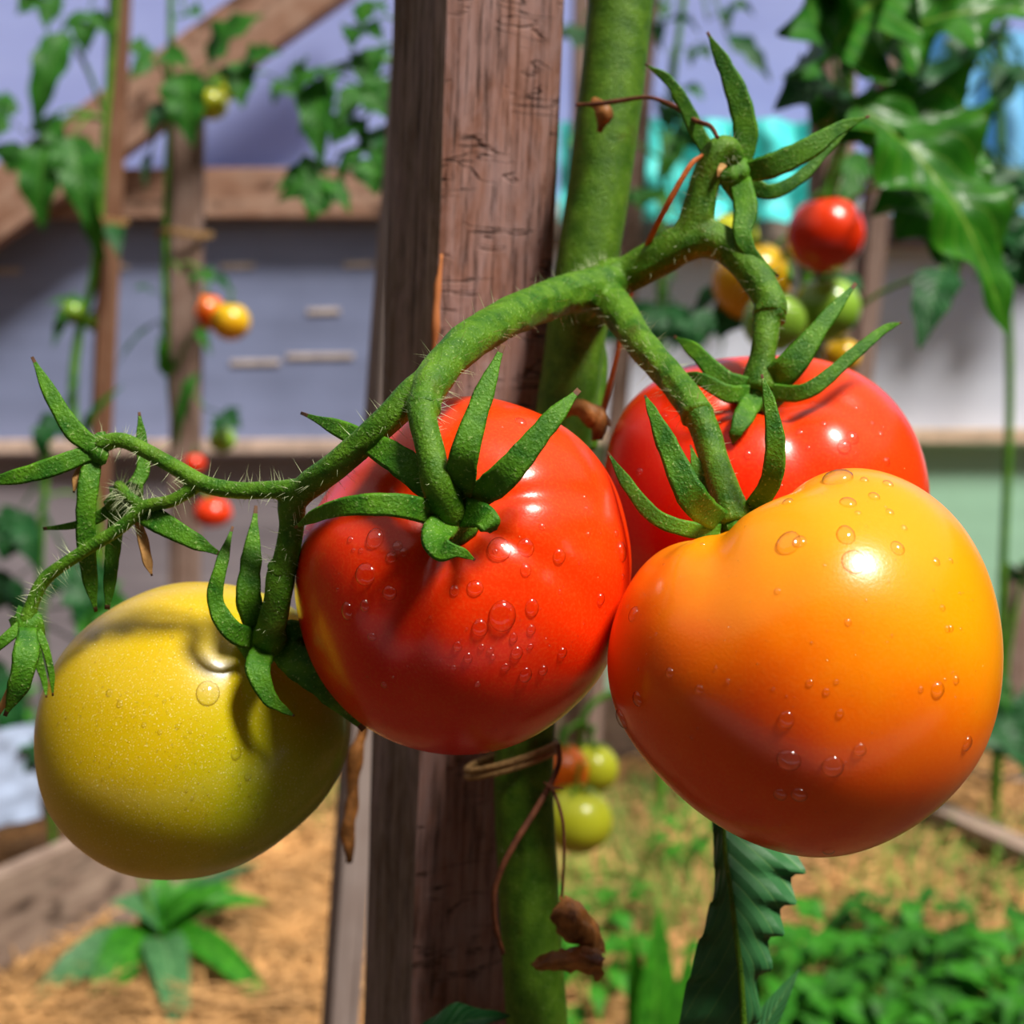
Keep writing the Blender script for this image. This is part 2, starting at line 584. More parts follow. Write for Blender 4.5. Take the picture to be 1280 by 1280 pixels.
def floor_mat():
    t = NT('straw_soil')
    v = t.coord()
    a = t.noise(v, 3.2, 5, .6)
    b = t.noise(v, 60, 6, .7, 1.5)
    straw = t.ramp(b, [(.3, (.09, .04, .02, 1)), (.5, (.28, .13, .045, 1)), (.7, (.48, .27, .11, 1))])
    soil = t.ramp(b, [(.3, (.06, .035, .02, 1)), (.7, (.2, .12, .07, 1))])
    col = t.mix(t.ramp(a, [(.42, 1.0), (.56, 0.0)]), straw, soil)
    return t.set(col, .9, .1, b, 1.0, .02)

mb = MB()
N = 60
vs, fs = [], []
for i in range(N + 1):
    for j in range(N + 1):
        x = -4 + 8 * i / N; y = -.6 + 4.6 * j / N
        vs.append((x, y, .03 * noise.noise(Vector((x * 2, y * 2, 0))) - .02))
for i in range(N):
    for j in range(N):
        a = i * (N + 1) + j
        fs.append((a, a + N + 1, a + N + 2, a + 1))
mb.add(vs, fs)
tag(mb.build('floor', floor_mat()), kind='structure')

def sheet_mat(name, col, stripes, var=.2, trans=.0, rough=.5):
    t = NT(name)
    v = t.coord()
    n = t.noise(v, 2.2, 4, .6)
    n2 = t.noise(t.coord((.6, 1, 14)), 1.0, 3)
    c0 = tuple(x * (1 - var) for x in col[:3]) + (1,)
    c1 = tuple(min(1, x * (1 + var)) for x in col[:3]) + (1,)
    c = t.ramp(t.math('ADD', t.math('MULTIPLY', n, .6), t.math('MULTIPLY', n2, .4)), [(.35, c0), (.65, c1)])
    if stripes: c = t.mix(t.ramp(n2, [(.62, 0.0), (.7, .25)]), c, stripes)
    t.set(c, rough, .35, n, .2, .02)
    if trans: t.translucent(c, trans)
    return t.m

grey_sheet = sheet_mat('grey_sheet', rgb(132, 142, 178), (.5, .5, .52, 1))
grey_low = sheet_mat('grey_sheet_low', rgb(138, 130, 138), (.4, .36, .36, 1), .25)
pale_sheet = sheet_mat('pale_sheet', rgb(226, 232, 252), None, .06)
teal_sheet = sheet_mat('green_sheet', rgb(168, 215, 186), None, .10)
film = sheet_mat('lavender_film', rgb(186, 198, 255), None, .08, .3)
tarp = sheet_mat('turquoise_tarp', rgb(90, 240, 235), (.7, .95, 1, 1), .25)
bluefilm = sheet_mat('blue_film', rgb(120, 190, 240), None, .15)
XM = xat(640, YB)
o = quad_panel('wall_back', -4, XM, zat(560, YB), zat(250, YB), YB, grey_sheet)
o = quad_panel('wall_back', -4, XM, -.05, zat(560, YB), YB, grey_low)
o = quad_panel('wall_back', XM, 4, zat(545, YB), zat(290, YB), YB, pale_sheet)
o = quad_panel('wall_back', XM, 4, -.05, zat(545, YB), YB, teal_sheet)
o = quad_panel('wall_back', -4, 4, zat(245, YB), 3.0, YB + .06, film)

dark_wall = wood_mat('shade_wall_dark', (.03, .022, .016, 1), (.06, .045, .03, 1), (.09, .07, .05, 1), (3, 3, 30))  # dark walls out of view, added to cut sky reflections and ambient light
quad_panel('shade_wall_front', -3, 3, -.05, 2.3, -1.3, dark_wall)
for sx, nm in ((-3, 'shade_wall_left'), (3, 'shade_wall_right')):
    mb = MB()
    mb.box(Vector((sx, (YB - 1.3) / 2, -.05)), Vector((sx, (YB - 1.3) / 2, 2.3)), YB + 1.3, .02, Vector((0, 1, 0)))
    tag(mb.build(nm, dark_wall, None, smooth=False), kind='structure')

def beam(name, a, b, w, d, mat, side=None):
    mb = MB()
    mb.box(Vector((0, 0, 0)), Vector(((b - a).length, 0, 0)), w, d, Vector((0, 0, 1)))
    o = mb.build(name, mat, None, smooth=False)
    dx = (b - a).normalized()
    s = side or Vector((0, 0, 1))
    s = (s - dx * s.dot(dx)).normalized()
    o.matrix_world = Matrix.Translation(a) @ Matrix((dx, s.cross(dx), s)).transposed().to_4x4()
    bv = o.modifiers.new('Bevel', 'BEVEL'); bv.width = .003; bv.segments = 2
    return o

pm = YB / FPX
tag(beam('trim_1', Vector((-4, YB - .05, zat(246, YB))), Vector((XM + .1, YB - .05, zat(246, YB))), 58 * pm, .05, M['beam']), kind='structure')
tag(beam('trim_2', Vector((XM + .1, YB - .05, zat(292, YB))), Vector((4, YB - .05, zat(292, YB))), 36 * pm, .05, M['board']), kind='structure')
tag(beam('trim_3', Vector((-4, YB - .04, zat(560, YB))), Vector((XM, YB - .04, zat(556, YB))), 17 * pm, .03, plain_mat('pale_batten', (.62, .46, .38, 1))), kind='structure')
tag(beam('trim_4', Vector((XM, YB - .04, zat(544, YB))), Vector((4, YB - .04, zat(544, YB))), 18 * pm, .03, plain_mat('pale_batten_right', (.7, .52, .38, 1))), kind='structure')
ca = W(-60, 300, YB - .12); cb_ = W(470, -75, YB - .12)
tag(beam('trim_5', ca, cb_, 72 * pm, .06, M['beam']), kind='structure')
# light through gaps in the grey sheet, painted as pale strips
gap_light = plain_mat('gap_light_pale', (.5, .42, .38, 1), .5)
for i, (x0, x1, y) in enumerate([(-40, 26, 339), (132, 160, 334), (276, 318, 333), (430, 468, 331), (384, 425, 390), (288, 350, 454), (358, 442, 446)]):
    tag(beam('trim_%d' % (6 + i), W(x0, y, YB - .012), W(x1, y - 1, YB - .012), 7 * pm, .006, gap_light), kind='structure')

# tarpaulin hung in the back, and blue sheet at the right
def hung_sheet(name, x0, x1, y0, y1, Y, mat, label, cat, seed):
    mb = MB(); nx, ny = 30, 14
    vs, fs = [], []
    for k, off in enumerate((0, .006)):
        for i in range(nx + 1):
            for j in range(ny + 1):
                p = W(x0 + (x1 - x0) * i / nx, y0 + (y1 - y0) * j / ny, Y)
                p.y += off + .03 * math.sin(i * .9 + seed) + .03 * noise.noise(Vector((i * .3, j * .3, seed)))
                vs.append(p)
    m = (nx + 1) * (ny + 1)
    for i in range(nx):
        for j in range(ny):
            a = i * (ny + 1) + j
            fs.append((a, a + 1, a + ny + 2, a + ny + 1))
            fs.append((m + a, m + a + ny + 1, m + a + ny + 2, m + a + 1))
    mb.add(vs, fs)
    return tag(mb.build(name, mat), label, cat)
hung_sheet('tarpaulin', 700, 1012, 150, 276, YB - .16, tarp, 'turquoise tarpaulin hanging on the back wall behind the topmost spent flower', 'tarpaulin', 1)
hung_sheet('plastic_sheet', 1110, 1420, 40, 268, YB - .2, bluefilm, 'sky blue plastic sheet hanging at the back behind the upper right leaves', 'plastic sheet', 4)

# ------------------------------------------------------------------ posts and stakes
def stake(name, top, bot, w, d, mat, label, cat='stake', rot=0.0, group=None, res=60, rough=.0015, ext=.25, ground=True):
    ax = (top - bot).normalized()
    b = bot + ax * ((-.03 - bot.z) / ax.z) if ground else bot
    t = top + ax * ext
    L = (t - b).length
    mb = MB()
    prof = []
    K = 7
    for sx, sy, ex, ey in ((-1, -1, 1, -1), (1, -1, 1, 1), (1, 1, -1, 1), (-1, 1, -1, -1)):
        for k in range(K):
            f = k / K
            prof.append(((sx + (ex - sx) * f) * w / 2, (sy + (ey - sy) * f) * d / 2))
    m = len(prof)
    vs, fs = [], []
    for i in range(res + 1):
        z = L * i / res
        for k, (x, y) in enumerate(prof):
            r = rough * noise.noise(Vector((x * 60, y * 60, z * 9 + w * 1000)))
            corner = .94 if k % K == 0 else 1
            vs.append((x * corner * (1 + r / w), y * corner * (1 + r / w), z))
    for i in range(res):
        for k in range(m):
            k2 = (k + 1) % m
            fs.append((i * m + k, i * m + k2, (i + 1) * m + k2, (i + 1) * m + k))
    fs.append(tuple(range(m - 1, -1, -1))); fs.append(tuple(res * m + k for k in range(m)))
    mb.add(vs, fs)
    o = mb.build(name, mat, None, smooth=False, base=Vector((0, 0, 0)))
    x = Vector((math.cos(rot), math.sin(rot), 0))
    x = (x - ax * x.dot(ax)).normalized()
    o.matrix_world = Matrix.Translation(b) @ Matrix((x, ax.cross(x), ax)).transposed().to_4x4()
    return tag(o, label, cat, group)

# main stake: broad face turned right, narrow face left
ZT, ZB = .372, .415
rotm = math.radians(28)
hw = .040 / 2
offc = Vector((math.cos(rotm) - math.sin(rotm) * 0, 0, 0))
def edge_to_axis(p, w):     # from the near vertical edge to the centre line
    return p + Vector((math.cos(rotm), math.sin(rotm), 0)) * (w / 2) + Vector((-math.sin(rotm), math.cos(rotm), 0)) * (w / 2)
MS = .0425
main_stake = stake('wooden_stake', edge_to_axis(P(556, 0, ZT), MS), edge_to_axis(P(510, 1280, ZB), MS), MS, MS, stake_mat('main_stake_wood', MS),
                   'thick weathered wooden stake standing behind the large red tomato', 'stake', rotm, None, 260, .0018)
mb = MB()
mb.tube([P(552, 318, .378), P(547, 365, .3785), P(545, 410, .379), P(541, 455, .381)], [.0004, .0012, .0013, .0006], 7, 6, .4)
o = mb.build('splinter', M['stake_raw'], None, base=world_loc(main_stake))
o.parent = main_stake; o.matrix_parent_inverse = main_stake.matrix_world.inverted(); o.location = world_loc(main_stake)
tag(o, 'raw orange splinter along the edge')
o = None

stake('wooden_stake', W(150, 0, 2.4), W(118, 740, 2.4), .036, .036, M['postr'], 'thin reddish wooden stake at the left edge beside the leaning green stem', 'stake', .5)
stake('wooden_stake', W(236, 110, 2.5), W(231, 720, 2.5), .058, .058, M['post'], 'grey wooden stake on the left with a twine tie and orange tomatoes', 'stake', .15, ext=.02)
stake('wooden_stake', W(512, 100, .80), W(424, 1280, .80), .020, .020, M['postp'], 'pale blurred stake just behind the left side of the thick stake', 'stake', .5)
stake('wooden_stake', W(1040, 130, 2.55), W(1036, 440, 2.55), .072, .066, M['post'], 'grey stake right behind the small red tomato on the right', 'stake', .3)
stake('wooden_stake', W(1108, 130, 2.6), W(1076, 440, 2.6), .044, .044, M['post'], 'thin leaning stake to the right of the small red tomato', 'stake', .3)
stake('wooden_stake', W(800, 150, 2.7), W(786, 330, 2.7), .036, .036, M['post'], 'thin grey stake in the back just right of the thick green stem', 'stake', .2)
stake('wooden_stake', W(727, 0, 2.75), W(722, 330, 2.75), .032, .032, M['post'], 'thin stake in the back between the thick stake and the green stem', 'stake', .2)
stake('wooden_stake', W(1270, 712, 3.1), W(1266, 930, 3.1), .064, .064, M['post'], 'short grey post standing at the right edge by the green sheet', 'post', .2, ext=.0)

# ------------------------------------------------------------------ fruit
def tomato(name, label, c, R, mat, stem_dir, outline=None, grooves=(), dip=.22, dipw=.30, seg=192, rings=110, group=None, flat=0.0, lump=.012):
    """c centre (px,py,depth); R radius in px; stem_dir in camera axes (right, up, toward)"""
    C = P(*c); k = pxm(c[2]) / math.sqrt(1 + (R / FPX) ** 2)
    s = (RT * stem_dir[0] + UP * stem_dir[1] - FWD * stem_dir[2]).normalized()
    vdir = (CAMP - C).normalized()
    e1 = vdir.cross(s)
    if e1.length < .05: e1 = RT.copy()
    e1 = (e1 - s * e1.dot(s)).normalized(); e2 = s.cross(e1)
    xa = UP.cross(vdir).normalized(); ya = vdir.cross(xa)
    poly = None
    if outline:
        poly = sorted((math.atan2(c[1] - y, x - c[0]), math.hypot(x - c[0], y - c[1])) for x, y in outline)
    def orad(a):
        if not poly: return R
        n = len(poly)
        for i in range(n):
            a0, r0 = poly[i]; a1, r1 = poly[(i + 1) % n]
            aa = a
            if i == n - 1:
                a1 += 2 * math.pi
                if aa < a0: aa += 2 * math.pi
            if a0 <= aa <= a1:
                f = (aa - a0) / max(1e-6, a1 - a0)
                return r0 + (r1 - r0) * f
        return R
    tab = [orad(-math.pi + 2 * math.pi * i / 360) for i in range(360)]
    for _ in range(2):
        tab = [sum(tab[(i + j) % 360] for j in range(-8, 9)) / 17 for i in range(360)]
    gl = []
    for gx, gy, dep, wid in grooves:
        dx, dy = (gx - c[0]) / R, (c[1] - gy) / R
        dz = math.sqrt(max(0.02, 1 - dx * dx - dy * dy))
        d = xa * dx + ya * dy + vdir * dz
        gl.append((math.atan2(d.dot(e2), d.dot(e1)), dep, wid))
    vs, fs = [], []
    for i in range(rings + 1):
        th = math.pi * (i / rings)
        for j in range(seg):
            ph = 2 * math.pi * j / seg
            d = s * math.cos(th) + (e1 * math.cos(ph) + e2 * math.sin(ph)) * math.sin(th)
            x, y = d.dot(xa), d.dot(ya)
            w = min(1, math.hypot(x, y)) ** 2
            a = (math.atan2(y, x) + math.pi) / (2 * math.pi) * 360
            i0 = int(a) % 360; f = a - int(a)
            ro = tab[i0] * (1 - f) + tab[(i0 + 1) % 360] * f
            r = R + (ro - R) * w
            r *= 1 - dip * math.exp(-(th / dipw) ** 2)
            if flat: r *= 1 - flat * math.cos(th) ** 2
            prof = math.exp(-((th - .55) / .75) ** 2) * min(1, th / .25)
            for gp, dep, wid in gl:
                dd = abs((ph - gp + math.pi) % (2 * math.pi) - math.pi)
                r *= 1 - dep * prof * math.exp(-(dd / wid) ** 2)
            r *= 1 + lump * noise.noise(d * 1.6 + Vector((c[0] * .01, 0, 0)))
            vs.append(C + d * (r * k))
    for i in range(rings):
        for j in range(seg):
            j2 = (j + 1) % seg
            fs.append((i * seg + j, (i + 1) * seg + j, (i + 1) * seg + j2, i * seg + j2))
    mb = MB(); mb.add(vs, fs)
    o = mb.build(name, mat, None, origin=C)
    tag(o, label, 'tomato', group)
    bm = bmesh.new(); bm.from_mesh(o.data)
    bmesh.ops.remove_doubles(bm, verts=bm.verts, dist=1e-7)
    bmesh.ops.recalc_face_normals(bm, faces=bm.faces)
    bm.to_mesh(o.data); bm.free()
    o.data.polygons.foreach_set('use_smooth', [True] * len(o.data.polygons))
    return o

def bvh_of(o):
    return BVHTree.FromPolygons([v.co + o.location for v in o.data.vertices], [tuple(p.vertices) for p in o.data.polygons])

# droplet: flattened dome, unit radius
def drop_mesh(nm, h, sag=0.0):
    vs, fs = [], []
    S, Rn = 16, 8
    for i in range(Rn + 1):
        a = math.pi * .62 * i / Rn
        for j in range(S):
            b = 2 * math.pi * j / S
            r = math.sin(a) if a < math.pi / 2 else 1 - .12 * (a - math.pi / 2)
            z = h * math.cos(a)
            y = math.sin(b) * r
            vs.append((math.cos(b) * r * (1 - sag * .25 * y), y * (1 + sag * .35 * (y < 0)), z + sag * .25 * h * (-y) * max(0, z)))
    for i in range(Rn):
        for j in range(S):
            j2 = (j + 1) % S
            fs.append((i * S + j, (i + 1) * S + j, (i + 1) * S + j2, i * S + j2))
    fs.append(tuple(Rn * S + S - 1 - j for j in range(S)))
    me = bpy.data.meshes.new(nm)
    me.from_pydata(vs, [], fs)
    me.polygons.foreach_set('use_smooth', [True] * len(me.polygons))
    me.materials.append(M['water'])
    return me
DROPS = [drop_mesh('water_drop', .6), drop_mesh('water_drop', .66, .8), drop_mesh('water_drop', .52, .3)]

def add_drops(o, spots, seed, rnd_n=0, c=None, R=0, rlo=2, rhi=5, dew=0, dew_r=(.6, 1.6)):
    rnd = random.Random(seed)
    bv = bvh_of(o)
    def hit(px, py):
        r = ray(px, py).normalized()
        h = bv.ray_cast(CAMP, r)
        return h[0], h[1]
    lst = list(spots)
    tries = 0
    while rnd_n and tries < 4000 and len(lst) < len(spots) + rnd_n:
        tries += 1
        a, q = rnd.uniform(0, 6.283), math.sqrt(rnd.random()) * R * .97
        lst.append((c[0] + math.cos(a) * q, c[1] - math.sin(a) * q, rlo + (rhi - rlo) * rnd.random() ** 2))
    for px, py, r in lst:
        p, nrm = hit(px, py)
        if p is None: continue
        z = (p - CAMP).dot(FWD)
        d = bpy.data.objects.new('water_drop', DROPS[rnd.randrange(3)] if r > 4 else DROPS[0])
        COL.objects.link(d)
        d.parent = o
        down = Vector((0, 0, -1)); y = -(down - nrm * down.dot(nrm)).normalized()
        x = y.cross(nrm)
        s = r * 1.12 * pxm(z)
        m = Matrix((x * s * rnd.uniform(.9, 1.1), y * s * rnd.uniform(.95, 1.15), nrm * s)).transposed().to_4x4()
        m.translation = p - Vector(o.location) - nrm * s * .03
        d.matrix_local = m
    if dew:
        mb = MB()
        ico = [Vector((math.sin(a) * math.cos(b), math.sin(a) * math.sin(b), math.cos(a))) for a in (0.0,) for b in (0,)]
        ring = lambda a, n: [Vector((math.sin(a) * math.cos(2 * math.pi * k / n), math.sin(a) * math.sin(2 * math.pi * k / n), math.cos(a))) for k in range(n)]
        sv = ico + ring(.75, 6) + ring(1.5, 6)
        sf = [(0, 1 + k, 1 + (k + 1) % 6) for k in range(6)] + [(1 + k, 7 + k, 7 + (k + 1) % 6, 1 + (k + 1) % 6) for k in range(6)]
        for _ in range(dew):
            a, q = rnd.uniform(0, 6.283), math.sqrt(rnd.random()) * R
            p, nrm = hit(c[0] + math.cos(a) * q, c[1] - math.sin(a) * q)
            if p is None: continue
            x = nrm.orthogonal().normalized(); y = nrm.cross(x)
            s = (dew_r[0] + (dew_r[1] - dew_r[0]) * rnd.random() ** 3) * pxm((p - CAMP).dot(FWD))
            mb.add([p + (x * v.x + y * v.y + nrm * v.z * .7) * s for v in sv], sf)
        d = mb.build('fine_dew', M['water'], o)
        d['kind'] = 'stuff'

def calyx_hub(parent, c, r, normal_cam, name='calyx'):
    C = P(*c); k = pxm(c[2])
    n = (RT * normal_cam[0] + UP * normal_cam[1] - FWD * normal_cam[2]).normalized()
    mb = MB()
    mb.tube([C - n * r * k * .55, C - n * r * k * .1, C + n * r * k * .35], [r * k * 1.05, r * k * .95, r * k * .55], 14, 4, .5)
    return mb.build(name, M['sepal'], parent)

def px_tube(pts, lump=.12, seg=16, sub=8, mb=None):
    mb = mb or MB()
    res = mb.tube([P(p[0], p[1], p[2]) for p in pts], [p[3] / 2 * pxm(p[2]) for p in pts], seg, sub, lump)
    return mb, res

# --- red tomato in the middle
red_mat = skin_mat('red_skin', (.74, .004, .0005, 1), (.86, .042, .001, 1), (.35, .75, .15), -.035, .03)
red = tomato('tomato', 'large glossy red tomato with dewdrops, in front of the thick wooden stake', (580, 718, .300), 214, red_mat, (-.06, .40, .90),
             [(368, 706), (375, 662), (397, 625), (427, 585), (484, 533), (530, 505), (576, 494), (610, 494), (646, 505), (712, 535), (760, 588), (784, 645), (791, 702), (777, 772),
              (755, 842), (712, 888), (660, 925), (602, 942), (535, 938), (471, 916), (430, 882), (397, 837), (376, 770)],
             [(505, 800, .075, .24), (430, 610, .06, .3), (690, 626, .022, .14), (650, 690, .02, .14)], .15, .30)
cal = calyx_hub(red, (566, 640, .264), 34, (-.05, .4, .9))
Z = .262
px_sepal(cal, [(560, 632, .262), (505, 580, .262), (440, 543, .272), (376, 516, .286)], [44, 48, 32, 5])
px_sepal(cal, [(552, 645, .260), (500, 632, .252), (440, 632, .252), (400, 642, .258), (368, 660, .266)], [40, 38, 32, 24, 4])
px_sepal(cal, [(572, 625, .262), (580, 570, .252), (602, 500, .254), (629, 431, .258)], [52, 46, 34, 8])
px_sepal(cal, [(585, 628, .262), (630, 595, .252), (685, 530, .252), (724, 487, .256)], [44, 46, 34, 9])
px_sepal(cal, [(580, 640, .260), (602, 645, .255), (612, 655, .253), (617, 664, .254)], [46, 44, 38, 14])
px_sepal(cal, [(562, 650, .260), (546, 668, .254), (552, 686, .250), (575, 690, .249), (594, 700, .251)], [44, 50, 40, 18, 4])
mb, r1 = px_tube([(529, 512, .262, 42), (529, 525, .260, 36), (537, 560, .257, 36), (547, 605, .256, 40), (560, 640, .262, 54)])
ped = mb.build('pedicel', M['truss'], red)
hairs(ped, [r1], 60, .0018, 3)
red_drops = [(469, 673, 11), (457, 717, 13), (489, 697, 7), (497, 682, 6), (487, 741, 9), (505, 690, 5), (624, 684, 13), (657, 684, 10), (657, 711, 7), (594, 735, 9), (628, 770, 17), (665, 759, 9),
             (600, 783, 9), (664, 787, 6), (642, 796, 5), (657, 842, 8), (679, 837, 6), (632, 834, 5), (572, 807, 5), (602, 809, 4), (613, 813, 4), (646, 816, 8), (703, 816, 7), (585, 822, 5),
             (597, 855, 4), (751, 748, 6), (777, 689, 10), (699, 695, 9), (650, 527, 6), (692, 540, 5), (598, 554, 4), (733, 636, 4), (659, 638, 4), (712, 894, 8), (607, 939, 6), (434, 763, 9), (456, 756, 6),
             (465, 796, 5), (480, 856, 4), (568, 738, 6), (663, 808, 4), (567, 835, 4), (735, 668, 3), (700, 740, 3)]
add_drops(red, red_drops, 11, 28, (580, 718), 205, 1.5, 4, 260, (.5, 1.3))

# --- orange tomato in front
C_or = (1000, 822, .272)
or_mat = skin_mat('orange_skin', (.82, .05, .0005, 1), (.93, .33, .001, 1), (.35, .85, .0), -.036, .030, (.90, .15, .0005, 1),
                  blush=[(tuple(RT * -.0165 + UP * -.010 - FWD * .036), .017, (.74, .03, .002, 1), .6)])
orange = tomato('tomato', 'big orange tomato with a bright highlight, nearest the camera at right', C_or, 242, or_mat, (-.33, .86, -.10),
                [(757, 814), (770, 900), (794, 935), (842, 990), (890, 1030), (959, 1059), (1033, 1067), (1092, 1050), (1172, 992), (1219, 926), (1240, 825), (1231, 740), (1200, 662), (1145, 607),
                 (1092, 583), (1039, 582), (986, 598), (932, 622), (879, 655), (826, 682), (789, 724), (765, 772)],
                [(895, 760, .06, .25), (1130, 700, .03, .3), (800, 760, .03, .3)], .24, .32, lump=.015)
cal = calyx_hub(orange, (912, 652, .292), 30, (-.35, .85, .2))
px_sepal(cal, [(905, 655, .290), (868, 625, .276), (836, 560, .278), (818, 520, .28), (806, 494, .284)], [36, 48, 36, 18, 4])
px_sepal(cal, [(900, 665, .288), (858, 661, .284), (818, 645, .284), (785, 606, .288), (759, 564, .292)], [26, 26, 26, 20, 3])
px_sepal(cal, [(905, 645, .294), (890, 615, .294), (872, 585, .295), (863, 556, .297)], [28, 30, 18, 3])
px_sepal(cal, [(930, 650, .294), (962, 605, .284), (969, 555, .281), (962, 505, .282), (952, 468, .284)], [30, 34, 32, 20, 4])
mb, r1 = px_tube([(872, 516, .301, 40), (880, 535, .299, 36), (892, 570, .296, 36), (905, 612, .292, 38), (916, 650, .291, 46)])
ped = mb.build('pedicel', M['truss'], orange)
hairs(ped, [r1], 50, .0018, 4)
or_drops = [(1068, 702, 13), (1057, 667, 11), (986, 678, 15), (1000, 676, 7), (1047, 598, 16), (1004, 595, 9), (1060, 628, 9), (986, 950, 13), (1041, 956, 12), (1075, 936, 7), (999, 992, 9), (975, 992, 7),
            (983, 899, 9), (792, 767, 9), (797, 873, 9), (777, 898, 11), (837, 841, 6), (1172, 862, 9), (1121, 684, 8), (1140, 603, 9), (1033, 865, 4), (1012, 854, 4), (972, 739, 4), (876, 1022, 7), (1036, 1064, 7),
            (1209, 929, 8), (874, 862, 5), (1060, 778, 4), (1092, 620, 6), (1110, 605, 6), (1170, 702, 5), (1178, 760, 4), (1184, 786, 4), (1112, 640, 5), (1080, 600, 5), (1195, 850, 5), (960, 625, 5), (985, 627, 6), (1130, 660, 4), (1050, 892, 5)]
add_drops(orange, or_drops, 12, 30, (1000, 822), 232, 1.5, 4, 320, (.5, 1.3))

# --- yellow-green tomato at left
ye_mat = skin_mat('yellow_skin', (.27, .36, .001, 1), (.57, .385, .001, 1), (-.75, .25, .1), -.034, .014, (.52, .43, .001, 1), spots=.5, rough=.33)
yellow = tomato('tomato', 'unripe yellow-green tomato covered in fine dew, low at the left', (247, 908, .325), 188, ye_mat, (.42, .56, .71),
                [(54, 905), (64, 850), (84, 812), (112, 782), (161, 748), (225, 726), (280, 730), (335, 745), (390, 782), (425, 840), (440, 895), (440, 934), (412, 994), (356, 1046), (300, 1080), (225, 1091), (161, 1083), (112, 1053), (71, 1005), (57, 950)],
                [(305, 960, .04, .28), (420, 900, .02, .4)], .012, .5, lump=.008)
cal = calyx_hub(yellow, (330, 802, .298), 26, (.42, .56, .71))
px_sepal(cal, [(325, 802, .296), (290, 788, .289), (269, 750, .288), (277, 705, .288), (291, 658, .292)], [34, 34, 26, 20, 4])
px_sepal(cal, [(325, 798, .297), (311, 750, .290), (314, 700, .291), (320, 632, .294)], [34, 40, 32, 5])
px_sepal(cal, [(332, 808, .295), (322, 835, .288), (335, 870, .287), (352, 885, .288), (368, 895, .288)], [36, 40, 26, 14, 4])
px_sepal(cal, [(345, 806, .297), (375, 830, .293), (415, 865, .293), (455, 912, .300)], [40, 54, 44, 10])
px_sepal(cal, [(345, 800, .298), (365, 790, .296), (385, 800, .297), (405, 830, .301)], [34, 40, 34, 10])
mb, r1 = px_tube([(352, 712, .287, 34), (350, 725, .287, 36), (347, 750, .288, 34), (340, 780, .291, 36), (334, 803, .297, 48)])
ped = mb.build('pedicel', M['truss'], yellow)
hairs(ped, [r1], 50, .0018, 5)
add_drops(yellow, [(260, 866, 14), (180, 906, 3), (300, 845, 4), (295, 940, 6), (150, 880, 4), (222, 908, 3), (200, 915, 3), (310, 970, 4), (137, 866, 4)], 13, 50, (247, 908), 182, 1.2, 3, 1100, (.5, 1.4))

# --- red tomato at the back right
rb_mat = skin_mat('red_skin_back', (.74, .004, .0005, 1), (.86, .045, .001, 1), (.6, .6, .1), -.03, .035)
redb = tomato('tomato', 'red tomato partly hidden behind the big orange one', (955, 640, .356), 198, rb_mat, (-.04, .78, .62),
              [(757, 560), (775, 512), (825, 470), (890, 448), (950, 444), (1020, 450), (1080, 474), (1125, 520), (1150, 580), (1155, 640), (1140, 720), (1090, 790), (1000, 832), (900, 830), (820, 790), (770, 720), (753, 640)],
              [(1000, 620, .04, .3), (850, 560, .05, .3), (1080, 540, .03, .3)], .20, .28)
cal = calyx_hub(redb, (948, 486, .328), 30, (0, .75, .65))
px_sepal(cal, [(945, 486, .327), (905, 475, .324), (870, 440, .330), (842, 420, .338)], [34, 34, 24, 4])
px_sepal(cal, [(942, 492, .326), (910, 492, .320), (875, 474, .322), (845, 468, .328)], [30, 28, 22, 4])
px_sepal(cal, [(955, 484, .327), (990, 455, .322), (1032, 400, .324), (1070, 354, .330)], [44, 46, 26, 6])
px_sepal(cal, [(957, 490, .326), (1010, 488, .320), (1070, 440, .322), (1105, 412, .326), (1127, 403, .330)], [28, 26, 20, 14, 3])
px_sepal(cal, [(945, 492, .326), (930, 520, .318), (920, 540, .316), (916, 556, .318)], [36, 34, 22, 4])
mb, r1 = px_tube([(963, 392, .331, 42), (958, 405, .330, 34), (954, 440, .328, 32), (948, 486, .328, 46)])
ped = mb.build('pedicel', M['truss'], redb)
hairs(ped, [r1], 50, .0018, 6)
add_drops(redb, [(935, 567, 5), (1065, 546, 7), (1055, 557, 8), (999, 541, 4), (1030, 530, 4), (1090, 530, 4), (1108, 577, 5), (830, 520, 4), (900, 600, 4), (1010, 560, 3), (1070, 510, 3), (800, 590, 5)], 14, 25, (955, 560), 180, 1.5, 3.5, 120, (.5, 1.2))

# ------------------------------------------------------------------ foreground tomato plant
stem_pts = [(792, -320, .392, 84), (780, -60, .392, 82), (768, 80, .392, 80), (748, 240, .392, 78), (727, 370, .392, 76), (712, 480, .392, 74), (680, 700, .39, 74), (656, 930, .386, 74), (660, 1100, .386, 75), (672, 1290, .388, 77)]
plant = empty('tomato_plant', G(676, 1280, 0) * 0 + Vector((P(676, 1290, .388).x, P(676, 1290, .388).y, 0)), 'main hairy tomato plant carrying the four large tomatoes, tied beside the thick stake', 'plant')
mb = MB()
pts3 = [P(p[0], p[1], p[2]) for p in stem_pts]; rad3 = [p[3] / 2 * pxm(p[2]) for p in stem_pts]
low = pts3[-1]
pts3 += [low + (low - pts3[-2]) * .3, low + (low - pts3[-2]) * .8, Vector((low.x + .006, low.y + .004, .35)), Vector((low.x + .004, low.y + .004, -.02))]
rad3 += [.0094, .0095, .0098, .0105]
rs = mb.tube(pts3, rad3, 24, 12, .012)
ms = mb.build('main_stem', M['stem'], plant)
hairs(ms, [rs], 500, .0022, 21)

